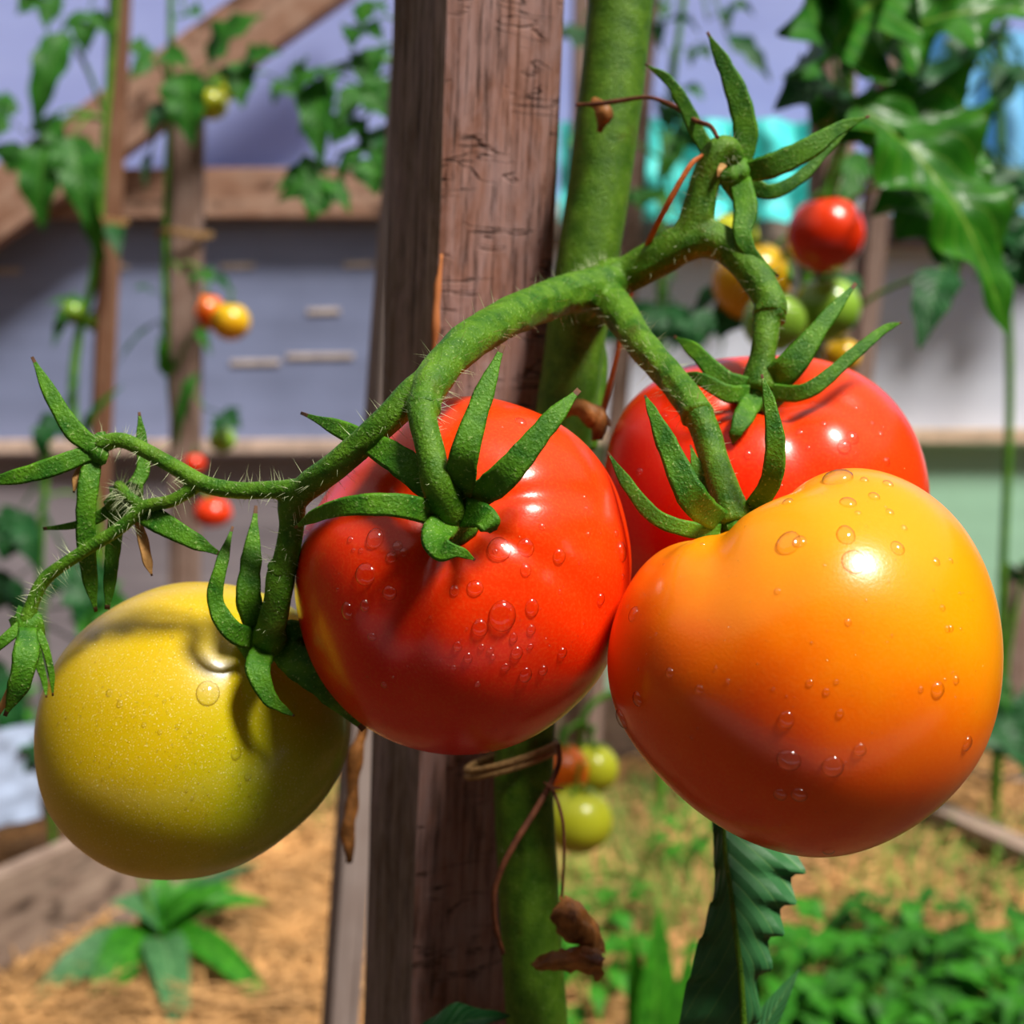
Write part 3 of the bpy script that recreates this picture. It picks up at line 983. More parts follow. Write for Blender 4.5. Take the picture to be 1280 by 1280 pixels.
mb = MB()
paths = []
def add_t(pts, **kw):
    _, r = px_tube(pts, mb=mb, **kw)
    paths.append(r)
add_t([(736, 380, .386, 60), (748, 362, .368, 58), (760, 352, .356, 56), (776, 350, .35, 46)])                     # out of the stem
add_t([(768, 354, .354, 54), (735, 362, .345, 52), (690, 374, .330, 50), (630, 400, .302, 50), (580, 432, .282, 50), (545, 470, .270, 48), (531, 500, .264, 44), (529, 514, .262, 46)])
add_t([(560, 452, .274, 40), (515, 494, .268, 40), (470, 538, .268, 36), (420, 582, .272, 36), (385, 608, .278, 36), (366, 628, .282, 36), (364, 660, .284, 32), (357, 700, .286, 32), (352, 714, .287, 38)])
add_t([(378, 612, .279, 30), (345, 612, .281, 24), (300, 613, .283, 22), (258, 606, .285, 22), (222, 586, .287, 21), (180, 562, .289, 20), (150, 550, .290, 20), (124, 556, .291, 24)])
add_t([(248, 606, .286, 18), (215, 626, .287, 17), (180, 634, .288, 17), (150, 660, .289, 17), (100, 692, .290, 17), (58, 722, .291, 17), (42, 750, .291, 17), (33, 778, .291, 22)])
add_t([(180, 634, .288, 14), (160, 620, .290, 15), (148, 606, .293, 16)])
add_t([(752, 356, .356, 52), (785, 342, .353, 48), (820, 324, .349, 48), (852, 306, .346, 50), (880, 298, .344, 50), (915, 312, .341, 44), (945, 346, .336, 42), (962, 376, .332, 40), (963, 393, .331, 44)])
add_t([(852, 308, .346, 46), (870, 275, .344, 44), (880, 232, .342, 38), (893, 195, .340, 36), (908, 186, .340, 32), (918, 200, .342, 30)])
add_t([(744, 360, .353, 46), (770, 386, .342, 46), (800, 428, .325, 40), (838, 472, .311, 38), (864, 505, .303, 40), (873, 520, .300, 44)])
tr = mb.build('fruit_truss', M['truss'], plant)
rm = tr.modifiers.new('Remesh', 'REMESH'); rm.mode = 'VOXEL'; rm.voxel_size = .00042; rm.use_smooth_shade = True
sm = tr.modifiers.new('Smooth', 'SMOOTH'); sm.factor = .5; sm.iterations = 6
hairs(tr, paths, 1500, .0042, 22)

def flower(c, r, nrm, seps, petals=(), label=None):
    hub = calyx_hub(plant, c, r, nrm, 'spent_flower')
    if label: hub['label'] = label
    for pts, ws in seps: px_sepal(hub, pts, ws)
    for pts, ws in petals: px_sepal(hub, pts, ws, mat=M['petal'], name='dried_petal')
    return hub
flower((925, 216, .343), 30, (.6, .1, .4),
       [([(928, 205, .343), (932, 165, .342), (922, 120, .341), (905, 80, .341), (884, 40, .341)], [30, 40, 36, 24, 4]),
        ([(930, 215, .342), (965, 207, .338), (1010, 186, .337), (1050, 160, .338), (1087, 145, .340)], [30, 38, 36, 20, 4]),
        ([(930, 225, .345), (962, 240, .345), (1000, 222, .346), (1035, 186, .347), (1068, 153, .347)], [30, 24, 20, 14, 4]),
        ([(912, 210, .345), (880, 180, .346), (858, 135, .347), (835, 100, .347), (806, 80, .348)], [26, 26, 22, 16, 3]),
        ([(925, 225, .341), (932, 262, .337), (928, 295, .335), (945, 322, .334), (974, 346, .335)], [36, 38, 30, 16, 3])],
       [([(905, 205, .338), (900, 212, .336), (897, 222, .336)], [12, 9, 3])], 'top flower remnant with five long green sepals')
flower((116, 560, .291), 20, (-.5, .2, .6),
       [([(120, 560, .290), (92, 538, .288), (65, 495, .288), (40, 446, .289)], [30, 32, 24, 5]),
        ([(116, 564, .290), (70, 582, .287), (25, 595, .286), (-25, 604, .287)], [28, 30, 26, 8]),
        ([(118, 565, .291), (110, 610, .289), (107, 660, .290), (112, 720, .294), (120, 765, .297)], [28, 32, 30, 24, 5])],
       [([(102, 580, .291), (96, 598, .290), (92, 616, .290)], [8, 14, 3])], 'left flower remnant with spreading sepals')
flower((150, 622, .294), 22, (-.2, .1, .8),
       [([(158, 618, .296), (178, 590, .298), (177, 550, .299), (174, 515, .299)], [22, 22, 17, 4]),
        ([(158, 630, .292), (195, 650, .288), (235, 672, .287), (278, 694, .289)], [26, 36, 30, 6]),
        ([(148, 630, .295), (142, 680, .296), (138, 720, .297), (134, 762, .298)], [26, 24, 20, 8]),
        ([(145, 632, .296), (120, 648, .297), (90, 657, .298), (54, 661, .299)], [20, 18, 12, 5])],
       [([(168, 640, .292), (178, 672, .290), (184, 700, .290), (190, 720, .291)], [8, 16, 16, 3])], 'middle left flower remnant holding a dry tan petal')
flower((33, 784, .291), 22, (0, -.2, .9),
       [([(35, 785, .288), (32, 820, .284), (24, 855, .284), (6, 895, .287)], [28, 40, 34, 6]),
        ([(28, 782, .290), (8, 798, .288), (-10, 815, .288), (-30, 835, .289)], [20, 18, 14, 6]),
        ([(42, 782, .291), (55, 805, .290), (64, 840, .291), (66, 870, .292)], [14, 12, 10, 3]),
        ([(42, 790, .295), (48, 825, .296), (55, 850, .297), (58, 872, .297)], [16, 14, 10, 3])],
       [([(12, 860, .290), (4, 880, .290), (-2, 895, .291)], [8, 10, 4])], 'lowest left flower remnant with drooping sepals')

# leaves of the main plant: the twisted one below the orange tomato
def twisted_leaf():
    mb = MB()
    L = [(890, 1000, .338), (892, 1060, .336), (893, 1110, .334), (880, 1160, .333), (862, 1220, .332), (846, 1290, .332), (835, 1360, .334)]
    mid = [(905, 1000, .336), (905, 1060, .330), (912, 1110, .326), (918, 1160, .324), (925, 1220, .323), (930, 1290, .323), (930, 1360, .326)]
    Rr = [(960, 1030, .336), (1000, 1070, .334), (992, 1115, .331), (975, 1160, .329), (958, 1210, .328), (942, 1285, .328), (935, 1360, .33)]
    pl, _ = spline([P(*q) for q in L], 1, 8); pm_, _ = spline([P(*q) for q in mid], 1, 8); pr, _ = spline([P(*q) for q in Rr], 1, 8)
    n = len(pl); K = 12
    vs, fs, uvs = [], [], []
    for side in (0, 1):
        for i in range(n):
            for k in range(K * 2 + 1):
                if k <= K: p = pl[i].lerp(pm_[i], k / K)
                else: p = pm_[i].lerp(pr[i], (k - K) / K)
                f = (k - K) / K
                ruff = abs(f) ** 1.5
                w = math.sin(i * .92 - abs(f) * 2.0)
                p = p - FWD * (.0020 * w * ruff) + RT * (.0009 * w * ruff * (1 if f > 0 else -.4)) + UP * (.0008 * math.cos(i * .92) * ruff)
                p = p + FWD * (.0006 * side)
                vs.append(p); uvs.append((.5 + f * .5, i / n))
    W2 = K * 2 + 1
    for side in (0, 1):
        o = side * n * W2
        for i in range(n - 1):
            for k in range(W2 - 1):
                a = o + i * W2 + k
                q = (a, a + 1, a + W2 + 1, a + W2)
                fs.append(q if side else q[::-1])
    mb.add(vs, fs, uvs)
    o = mb.build('leaf', M['leaft'], plant)
    tag(o, 'twisted ruffled leaf hanging below the orange tomato')
    mb2 = MB()
    mb2.tube([P(905, 990, .334), P(906, 1060, .3292), P(913, 1110, .3252), P(919, 1160, .3232), P(926, 1220, .3222), P(930, 1290, .3222)], [.0005, .0006, .0006, .0007, .0008, .0009], 8, 6)
    mb2.build('leaf_vein', M['stem'], o)
twisted_leaf()
single_leaf(plant, (P(520, 1300, .36), P(640, 1262, .372)), 50 * pxm(.36), M['leafd'], Vector((0, -.5, .9)), 2, 5)
single_leaf(plant, (P(930, 1330, .36), P(998, 1210, .365)), 34 * pxm(.36), M['leaft'], Vector((-.6, -.8, .3)), 0, 6, curl=.05)
# pruned leaf-stalk stub behind the node, and side shoot
mb = MB()
_, r1 = px_tube([(738, 400, .402, 20), (748, 450, .404, 22), (742, 520, .404, 24), (735, 560, .404, 22)], mb=mb)
mb.build('side_shoot', M['stem'], plant)

# ------------------------------------------------------------------ ties and dry bits
def string(name, pts, mat, label, cat, lump=.1):
    mb = MB()
    mb.tube([P(p[0], p[1], p[2]) for p in pts], [p[3] / 2 * pxm(p[2]) for p in pts], 8, 8, lump)
    return tag(mb.build(name, mat), label, cat)
string('raffia_strand', [(878, 194, .338, 5), (862, 208, .336, 7), (835, 255, .338, 8), (812, 300, .345, 8), (795, 345, .362, 7), (782, 390, .372, 7), (772, 440, .374, 7), (757, 500, .374, 8), (742, 550, .374, 7)],
       M['twine_o'], 'orange raffia strand running down from the top flower stalk past the stem', 'string')
string('dry_tendril', [(720, 131, .372, 4), (745, 130, .368, 6), (775, 126, .366, 6), (812, 122, .362, 5), (845, 134, .356, 6), (868, 150, .346, 6), (888, 158, .338, 6), (897, 172, .334, 5)],
       M['twine_b'], 'dark dry tendril crossing the thick green stem near the top', 'tendril')
mb = MB()
mb.tube([P(742, 128, .3785), P(755, 142, .375), P(750, 165, .377)], [.0016, .0026, .0008], 9, 6, .6)
mb.build('leaf_scar', M['dry'], plant)
# twine loop round the stem under the red tomato
c3 = P(652, 945, .386)
pts = []
for k in range(13):
    a = 2 * math.pi * k / 12
    pts.append(c3 + Vector((math.cos(a) * .0135 - .0030, math.sin(a) * .0116, .0045 * math.cos(a + .4))))
mb = MB()
mb.tube(pts, .0011, 8, 6, .2)
mb.tube([p + Vector((0, 0, -.0021)) for p in pts], .0010, 8, 6, .2)
tag(mb.build('twine_tie', M['twine_t']), 'tan twine loop tied around the green stem just below the large red tomato', 'tie')
string('twine_end', [(698, 930, .372, 6), (697, 960, .370, 7), (672, 1008, .364, 8), (640, 1060, .360, 8), (620, 1105, .360, 8), (618, 1150, .362, 7), (629, 1192, .366, 6)], M['twine_b'],
       'reddish brown string hanging in a curve over the lower stem', 'string')
leafd = empty('dried_leaf', P(712, 1222, .36), 'crumpled brown dried leaf dangling on a dark thread in front of the lower stem', 'leaf')
mb = MB()
mb.tube([P(682, 984, .366), P(692, 990, .364), P(703, 1025, .36), P(705, 1070, .36), P(702, 1125, .36)], [.0003, .0005, .0005, .0004, .0005], 7, 8)
mb.tube([P(680, 978, .365), P(690, 984, .363), P(704, 986, .362)], [.0003, .0004, .0003], 6, 6)
mb.build('stalk', M['twine_b'], leafd)
def crumpled(parent, rows, seed):
    """rows of (px,py,depth) points swept as a crinkled blade"""
    mb = MB(); K = 16
    sp = [spline([P(*q) for q in r], 1, K // (len(r) - 1))[0] for r in rows]
    n = len(sp[0]); rows2 = []
    for k in range(n):
        rows2.append(spline([s[k] for s in sp], 1, 6)[0])
    vs, fs = [], []
    m = len(rows2[0])
    for side in (0, 1):
        for r in rows2:
            for p in r:
                q = Vector(p)
                q += Vector((noise.noise(q * 300), noise.noise(q * 300 + Vector((9, 0, 0))), noise.noise(q * 300 + Vector((0, 9, 0))))) * .0016
                q += Vector((noise.noise(q * 900), noise.noise(q * 900 + Vector((9, 0, 0))), noise.noise(q * 900 + Vector((0, 9, 0))))) * .0006
                vs.append(q + FWD * .0005 * side)
    for side in (0, 1):
        o = side * n * m
        for i in range(n - 1):
            for j in range(m - 1):
                a = o + i * m + j
                f = (a, a + 1, a + m + 1, a + m)
                fs.append(f if side else f[::-1])
    mb.add(vs, fs)
    return mb.build('blade', M['dry'], parent)
crumpled(leafd, [[(702, 1124, .358), (694, 1138, .352), (690, 1155, .352), (700, 1172, .356)], [(706, 1124, .356), (712, 1140, .347), (716, 1160, .346), (712, 1180, .350)], [(708, 1124, .358), (728, 1138, .354), (738, 1165, .354), (742, 1190, .356)],
                 [(706, 1126, .360), (740, 1145, .362), (752, 1180, .362), (757, 1195, .362)]], 1)
crumpled(leafd, [[(666, 1206, .358), (690, 1190, .354), (720, 1184, .352), (756, 1188, .354)], [(668, 1208, .356), (696, 1204, .348), (728, 1200, .346), (757, 1205, .350)], [(672, 1210, .358), (700, 1214, .354), (730, 1218, .352), (750, 1222, .354)]], 2)
# flake of bark on the stake's left edge
mb = MB()
mb.tube([P(456, 905, .412), P(447, 940, .411), P(440, 985, .411), P(436, 1040, .411), P(437, 1078, .412)], [.0014, .0024, .0018, .0026, .0010], 9, 7, .7)
tag(mb.build('bark_flake', M['dry']), 'ragged brown flake of bark clinging to the left edge of the thick stake', 'bark')

# withered bits at the crotch behind the red tomato
mb = MB()
mb.tube([P(700, 520, .372), P(722, 512, .366), P(742, 520, .364), P(760, 530, .37)], [.0012, .0024, .0028, .0010], 9, 7, .8)
mb.tube([P(735, 505, .37), P(748, 520, .364), P(745, 548, .366)], [.001, .002, .0012], 8, 6, .8)
tag(mb.build('withered_leaf', M['dry']), 'withered brown scrap caught behind the large red tomato beside the stem', 'leaf')

# ------------------------------------------------------------------ background fruit
def bg_skin(name, a, b): return skin_mat(name, a, b, (.2, .9, .1), -.02, .02, sss=.05, rough=.25)
S_RED = bg_skin('bg_red', (.62, .010, .002, 1), (.78, .04, .004, 1))
S_ORA = bg_skin('bg_orange', (.75, .07, .003, 1), (.85, .16, .005, 1))
S_YEL = bg_skin('bg_yellow', (.72, .30, .005, 1), (.75, .46, .01, 1))
S_GRN = bg_skin('bg_green', (.16, .34, .02, 1), (.26, .46, .05, 1))
S_LIM = bg_skin('bg_lime', (.42, .44, .01, 1), (.55, .58, .03, 1))
def small_tomato(px, py, z, r, mat, label, tip=None, flat=.06, stalk=None, group=None):
    o = tomato('tomato', label, (px, py, z), r, mat, (random.uniform(-.2, .2), .95, .25), [(px + r * math.cos(a * .5236), py - r * math.sin(a * .5236) * (1 if not tip or math.sin(a * .5236) > 0 else tip)) for a in range(12)],
               (), .14, .3, 48, 28, group, flat)
    k = pxm(z)
    top = P(px, py, z) + UP * (r * k * .80)
    mb = MB()
    for q in range(5):
        a = q * 1.257 + px
        d = RT * math.cos(a) + FWD * math.sin(a)
        leaflet(mb, top, top + d * r * k * .75 + UP * (.10 * r * k), UP, r * k * .28, 0, .2, .05, .2, 8, 4)
    mb.tube([top - UP * r * k * .05, top + UP * r * k * .35, top + UP * r * k * .8 + RT * r * k * .1], [r * k * .09, r * k * .07, r * k * .08], 7, 4)
    mb.build('calyx', M['bgstem'], o)
    return o
random.seed(4)
small_tomato(1032, 293, 0.980, 48, S_RED, 'small round red tomato hanging in the back right above two green ones', 1.0, 0)
small_tomato(940, 350, 1.060, 50, S_YEL, 'blurred yellow tomato behind the arching fruit stalk on the right', 1.1)
small_tomato(968, 402, 0.990, 40, S_GRN, 'pale green tomato left of the other green one under the yellow tomato', 1.0)
small_tomato(1032, 386, 1.020, 43, S_GRN, 'green tomato directly below the small red tomato in the back right', 1.0)
small_tomato(1052, 446, 1.060, 24, S_YEL, 'little yellow tomato lowest in the back right cluster', 1.0)
small_tomato(916, 296, 1.120, 32, S_LIM, 'pale yellowish green tomato half hidden behind the upper fruit stalk', 1.0)
small_tomato(258, 390, 2.482, 24, S_ORA, 'small orange tomato beside the grey stake on the left', 1.0)
small_tomato(288, 402, 2.453, 25, S_YEL, 'small yellow tomato right of the orange one by the grey stake', 1.0)
small_tomato(264, 130, 2.424, 21, S_LIM, 'small lime green tomato high on the grey stake at left', 1.0)
small_tomato(282, 112, 2.511, 16, S_LIM, 'tiny lime tomato tucked above right of the high lime one', 1.0)
small_tomato(92, 390, 2.355, 16, S_GRN, 'small green tomato left one of the pair by the thin reddish stake', 1.0)
small_tomato(118, 402, 2.381, 13, S_GRN, 'smaller green tomato touching the thin reddish stake', 1.0)
small_tomato(278, 550, 2.453, 17, S_GRN, 'small green tomato in the left back above the low red ones', 1.0)
small_tomato(243, 580, 2.394, 14, S_RED, 'tiny red tomato in front of the grey stake under the green one', 1.0)
small_tomato(266, 643, 2.336, 24, S_RED, 'small flattened red tomato just above the yellow-green tomato', .7)
small_tomato(700, 962, 1.080, 36, S_ORA, 'small orange tomato behind the lower stem', 1.1)
small_tomato(740, 960, 1.120, 33, S_LIM, 'upper lime yellow tomato of the low cluster between the large tomatoes', 1.0)
small_tomato(722, 1024, 1.050, 44, S_LIM, 'lower lime yellow tomato of the low cluster right of the stem', 1.0)

# ------------------------------------------------------------------ background plants
def bg_plant(label, stem, leaves, ys=1.0, group=None, ws=1.4):
    """stem: list of (px,py,Y,width px); leaves: (bx,by,tx,ty,Y,width px,pairs,material)"""
    stem = [(p[0], p[1], p[2] * ys, p[3]) for p in stem]
    leaves = [(l[0], l[1], l[2], l[3], l[4] * ys, l[5] * ws, l[6], l[7]) for l in leaves]
    pts = [W(p[0], p[1], p[2]) for p in stem]
    low = pts[-1]
    root = empty('tomato_plant', Vector((low.x, low.y, 0)), label, 'plant', group)
    mb = MB()
    rr = [p[3] / 2 * p[2] / FPX for p in stem]
    mb.tube(pts + [Vector((low.x, low.y, low.z * .5)), Vector((low.x, low.y, -.02))], rr + [rr[-1], rr[-1]], 8, 6)
    mb.build('stem', M['bgstem'], root)
    for i, lf in enumerate(leaves):
        bx, by, tx, ty, Y, w, n, m = lf
        b, t = W(bx, by, Y), W(tx, ty, Y - .05)
        k = Y / FPX
        if n: compound_leaf(root, b, t, w * k, M[m], n, None, i * 13 + int(bx), droop=.08)
        else:
            mb = MB()
            leaflet(mb, b, t, Vector((.2 * math.sin(bx), -.75, .6)), w * k, 3.4 if w > 90 else 3, .25, .3 if w > 90 else .15, .15, 40 if w > 90 else 16, 8, int(bx))
            mb.build('leaf', M[m], root)
    for lf in leaves:                       # stalks that join each leaf to the stem
        mb = MB()
        b = W(lf[0], lf[1], lf[4])
        near = min(pts, key=lambda p: (p - b).length + (0 if p.z < b.z else .05))
        mid = near.lerp(b, .5) + Vector((0, 0, .02))
        mb.tube([near, mid, b], [.0025 * ys, .002 * ys, .0016 * ys], 6, 5)
        mb.build('leaf_stalk', M['bgstem'], root)
    return root

bg_plant('tomato plant climbing the thin reddish stake at the far left',
         [(150, -60, 1.86, 9), (133, 150, 1.86, 10), (120, 330, 1.86, 12), (98, 420, 1.86, 12), (92, 520, 1.86, 12), (120, 640, 1.86, 12)],
         [(110, -10, 20, 15, 1.85, 30, 2, 'leaf'), (120, -20, 105, 65, 1.85, 26, 1, 'leaf'), (84, 40, 38, 158, 1.8, 34, 0, 'leaf'), (80, 45, 45, 62, 1.82, 18, 0, 'leaf'),
          (90, 170, 108, 275, 1.8, 46, 0, 'leaf'), (60, 170, 48, 282, 1.8, 48, 0, 'leaf'), (55, 165, 10, 215, 1.84, 36, 1, 'leaf'), (40, 175, -20, 130, 1.84, 36, 1, 'leaf'), (50, 150, 80, 185, 1.82, 30, 0, 'leaf'),
          (140, 280, 148, 318, 1.84, 18, 0, 'leafd'), (90, 380, 65, 430, 1.86, 14, 0, 'leaf'), (98, 480, 45, 570, 1.84, 24, 1, 'leafd'), (100, 560, 145, 478, 1.84, 14, 0, 'leaf'),
          (60, 620, 0, 700, 1.75, 40, 1, 'leafd'), (110, 380, 60, 375, 1.84, 12, 0, 'leaf'), (130, 330, 108, 180, 1.86, 20, 0, 'leaf')], 1.28)
bg_plant('tomato plant tied to the grey stake on the left',
         [(214, -40, 1.70, 8), (212, 150, 1.70, 9), (207, 340, 1.70, 10), (214, 480, 1.70, 11), (224, 600, 1.70, 12)],
         [(232, 90, 238, 178, 1.66, 44, 0, 'leaf'), (262, 82, 322, 12, 1.66, 50, 0, 'leaf'), (215, 100, 160, 55, 1.68, 30, 1, 'leaf'), (200, 70, 236, 78, 1.68, 26, 0, 'leaf'), (300, 85, 348, 60, 1.68, 30, 0, 'leaf'), (298, 78, 302, 130, 1.68, 34, 0, 'leaf'),
          (214, 130, 182, 165, 1.69, 22, 0, 'leafd'), (188, 190, 180, 235, 1.69, 10, 0, 'leafd'), (225, 340, 265, 350, 1.66, 22, 1, 'leaf'), (265, 345, 290, 362, 1.68, 12, 0, 'leafd'), (250, 410, 262, 440, 1.66, 12, 0, 'leaf'),
          (210, 470, 200, 420, 1.68, 16, 0, 'leaf'), (255, 510, 300, 535, 1.68, 20, 1, 'leafd'), (205, 370, 170, 360, 1.68, 9, 1, 'leafd'), (200, 400, 140, 455, 1.74, 5, 0, 'leafd'), (250, 460, 215, 560, 1.7, 14, 0, 'leaf'), (330, 90, 372, 120, 1.7, 20, 1, 'leaf'),
          (232, 20, 250, 15, 1.7, 26, 0, 'leaf')], 1.46)
bg_plant('leafy tomato plant spreading left behind the top of the thick stake',
         [(560, -80, 1.45, 9), (545, 100, 1.45, 10), (540, 300, 1.45, 11), (545, 600, 1.45, 12)],
         [(450, 90, 370, 108, 1.42, 36, 1, 'leaf'), (400, 98, 398, 200, 1.40, 38, 0, 'leaf'), (410, 90, 482, 140, 1.42, 40, 1, 'leaf'), (470, 130, 415, 175, 1.42, 36, 1, 'leaf'), (455, 150, 470, 240, 1.42, 46, 1, 'leaf'), (425, 190, 388, 272, 1.40, 36, 1, 'leaf'),
          (410, 205, 345, 232, 1.42, 24, 0, 'leaf'), (480, 20, 438, 55, 1.44, 30, 1, 'leaf'), (490, -10, 450, 30, 1.44, 26, 1, 'leafb'), (470, 60, 455, 110, 1.44, 36, 0, 'leaf'), (375, 95, 380, 70, 1.42, 22, 0, 'leaf'), (420, 130, 372, 160, 1.44, 22, 0, 'leaf'), (470, 160, 500, 225, 1.43, 44, 0, 'leafd')])
bg_plant('tomato plant with dark foliage behind the thick green stem',
         [(862, -60, 1.60, 8), (830, 200, 1.60, 9), (826, 420, 1.60, 11), (830, 600, 1.60, 12)],
         [(840, 340, 812, 440, 1.55, 54, 1, 'leafd'), (835, 370, 880, 430, 1.55, 50, 1, 'leafd'), (830, 300, 806, 350, 1.56, 40, 1, 'leaf'), (826, 190, 860, 140, 1.58, 36, 1, 'leafd'), (820, 160, 870, 180, 1.58, 40, 1, 'leaf'),
          (815, 40, 845, 25, 1.58, 26, 1, 'leafd'), (835, 15, 805, 0, 1.58, 24, 1, 'leafd'), (885, 25, 930, 8, 1.6, 26, 1, 'leafd'), (910, 45, 965, 95, 1.6, 22, 0, 'leafd'), (840, 60, 890, 70, 1.6, 18, 1, 'leafd'),
          (740, 180, 712, 178, 1.58, 26, 0, 'leafb'), (822, 220, 800, 260, 1.58, 34, 1, 'leaf'), (845, 250, 885, 240, 1.6, 30, 1, 'leafd'), (730, 20, 720, 60, 1.6, 30, 1, 'leafd'), (850, 110, 880, 120, 1.6, 20, 0, 'leaf')], 1.65)
rp = bg_plant('large tomato plant at upper right with broad glossy leaves',
         [(1075, -150, 1.10, 18), (1060, 60, 1.10, 18), (1048, 200, 1.14, 17), (1010, 330, 1.14, 15), (1000, 470, 1.14, 15), (950, 800, 1.14, 15), (905, 1080, 1.14, 15), (892, 1290, 1.14, 15)],
         [(1020, 90, 985, -80, .92, 150, 0, 'leaf'), (1040, 60, 1180, -60, .90, 190, 0, 'leafb'), (1060, 75, 1300, -10, .90, 130, 0, 'leafb'), (1045, 110, 975, 125, .95, 64, 0, 'leafd'), (1040, 120, 1030, 165, .95, 50, 0, 'leafb'), (1055, 95, 1120, 55, .93, 40, 0, 'leafb'),
          (1050, 130, 1120, 200, .92, 100, 0, 'leaf'), (1070, 130, 1285, 396, .84, 120, 0, 'leafb'), (1090, 120, 1245, 240, .88, 120, 0, 'leafb'), (1130, 225, 1200, 330, .90, 90, 0, 'leaf'), (1180, 335, 1150, 425, .95, 44, 0, 'leafd'), (1075, 190, 1050, 280, 1.08, 26, 0, 'leaf'), (960, 320, 900, 420, 1.12, 40, 1, 'leafd'), (1000, 340, 1080, 360, 1.12, 20, 1, 'leafd')])
bg_plant('dark tomato plant in the back at the upper right edge',
         [(1262, -100, 1.5, 9), (1250, 100, 1.5, 10), (1256, 300, 1.5, 10), (1262, 500, 1.5, 11)],
         [(1180, 60, 1140, 110, 1.45, 60, 1, 'leafd'), (1220, 110, 1160, 160, 1.45, 60, 1, 'leafd'), (1240, 150, 1190, 220, 1.45, 60, 1, 'leafd'), (1240, 60, 1290, 110, 1.45, 60, 1, 'leafd'), (1255, 180, 1300, 250, 1.45, 70, 1, 'leafd'), (1250, 240, 1280, 360, 1.45, 70, 1, 'leafd'),
          (1240, 220, 1225, 320, 1.45, 60, 1, 'leafd'), (1200, 30, 1240, 60, 1.45, 50, 1, 'leafd'), (1230, 190, 1150, 240, 1.5, 20, 1, 'leafd'), (1210, 90, 1110, 100, 1.5, 40, 1, 'leafd'), (1200, 130, 1130, 190, 1.5, 40, 1, 'leafd')], 1.8)
bg_plant('low tomato plant beside the short grey post at the right edge',
         [(1282, 700, 2.0, 7), (1262, 800, 2.0, 9), (1250, 900, 2.0, 9)],
         [(1262, 770, 1300, 700, 2.0, 26, 1, 'leafd'), (1255, 850, 1225, 920, 2.0, 60, 1, 'leafd'), (1258, 860, 1300, 880, 2.0, 60, 1, 'leafd'), (1255, 890, 1245, 945, 1.95, 60, 1, 'leafd'), (1250, 820, 1222, 860, 2.0, 40, 1, 'leaf')], 1.3)
bg_plant('dim leafy plant in the left bed behind the drooping flower remnants',
         [(60, 560, 2.35, 9), (50, 720, 2.35, 10), (60, 900, 2.35, 10)],
         [(50, 600, 0, 690, 2.3, 50, 1, 'leafd'), (55, 640, 120, 790, 2.3, 40, 1, 'leafd'), (50, 700, -10, 760, 2.3, 50, 1, 'leafd'), (55, 780, 150, 850, 2.3, 60, 1, 'leafd'), (50, 820, -20, 880, 2.3, 60, 1, 'leafd'), (60, 860, 70, 960, 2.25, 60, 1, 'leafd'),
          (60, 760, 165, 770, 2.3, 40, 1, 'leaf')])
# fruit stalk of the back right cluster and low cluster
def stalk(pts, label):
    mb = MB()
    mb.tube([P(*p[:3]) for p in pts], [p[3] / 2 * pxm(p[2]) for p in pts], 8, 6)
    return tag(mb.build('fruit_stalk', M['bgstem']), label, 'fruit stalk')
stalk([(1048, 190, 1.12, 9), (1036, 230, 1.02, 9), (1008, 262, 1.02, 8), (985, 320, 1.05, 8), (990, 355, 1.02, 8)], 'blurred green stalk carrying the back right tomato cluster')
stalk([(945, 815, 1.14, 10), (850, 850, 1.13, 9), (760, 868, 1.11, 9), (728, 900, 1.10, 9), (727, 940, 1.115, 8), (724, 975, 1.09, 8), (722, 992, 1.055, 8)], 'short green stalk holding the low lime tomatoes, seen in the gap between the large ones')
stalk([(728, 900, 1.10, 7), (708, 915, 1.09, 7), (700, 936, 1.08, 7)], 'thin stalk holding the low orange tomato')
stalk([(728, 900, 1.10, 7), (738, 915, 1.115, 7), (740, 938, 1.12, 7)], 'thin stalk holding the upper low lime tomato')
stalk([(213, 95, 2.47, 6), (240, 92, 2.44, 6), (263, 115, 2.42, 6)], 'thin stalk holding the high lime tomato on the left')
stalk([(263, 113, 2.42, 5), (272, 98, 2.46, 5), (281, 99, 2.51, 5)], 'thin stalk holding the tiny lime tomato on the left')
stalk([(224, 600, 2.47, 6), (250, 608, 2.40, 6), (266, 632, 2.336, 6)], 'thin stalk holding the flattened red tomato on the left')
# ties on the left stakes
def ring_tie(px, py, Y, r, label):
    c = W(px, py, Y)
    mb = MB()
    pts = [c + Vector((math.cos(2 * math.pi * k / 16) * r, math.sin(2 * math.pi * k / 16) * r, .004 * math.sin(4 * math.pi * k / 16))) for k in range(17)]
    mb.tube(pts, .003, 7, 3); mb.tube([p + Vector((0, 0, .006)) for p in pts], .003, 7, 3)
    return tag(mb.build('twine_tie', M['twine_t']), label, 'tie')
ring_tie(232, 296, 2.5, .050, 'tan twine tie wound around the grey stake on the left')
ring_tie(134, 280, 2.40, .036, 'thin twine tie around the thin reddish stake')

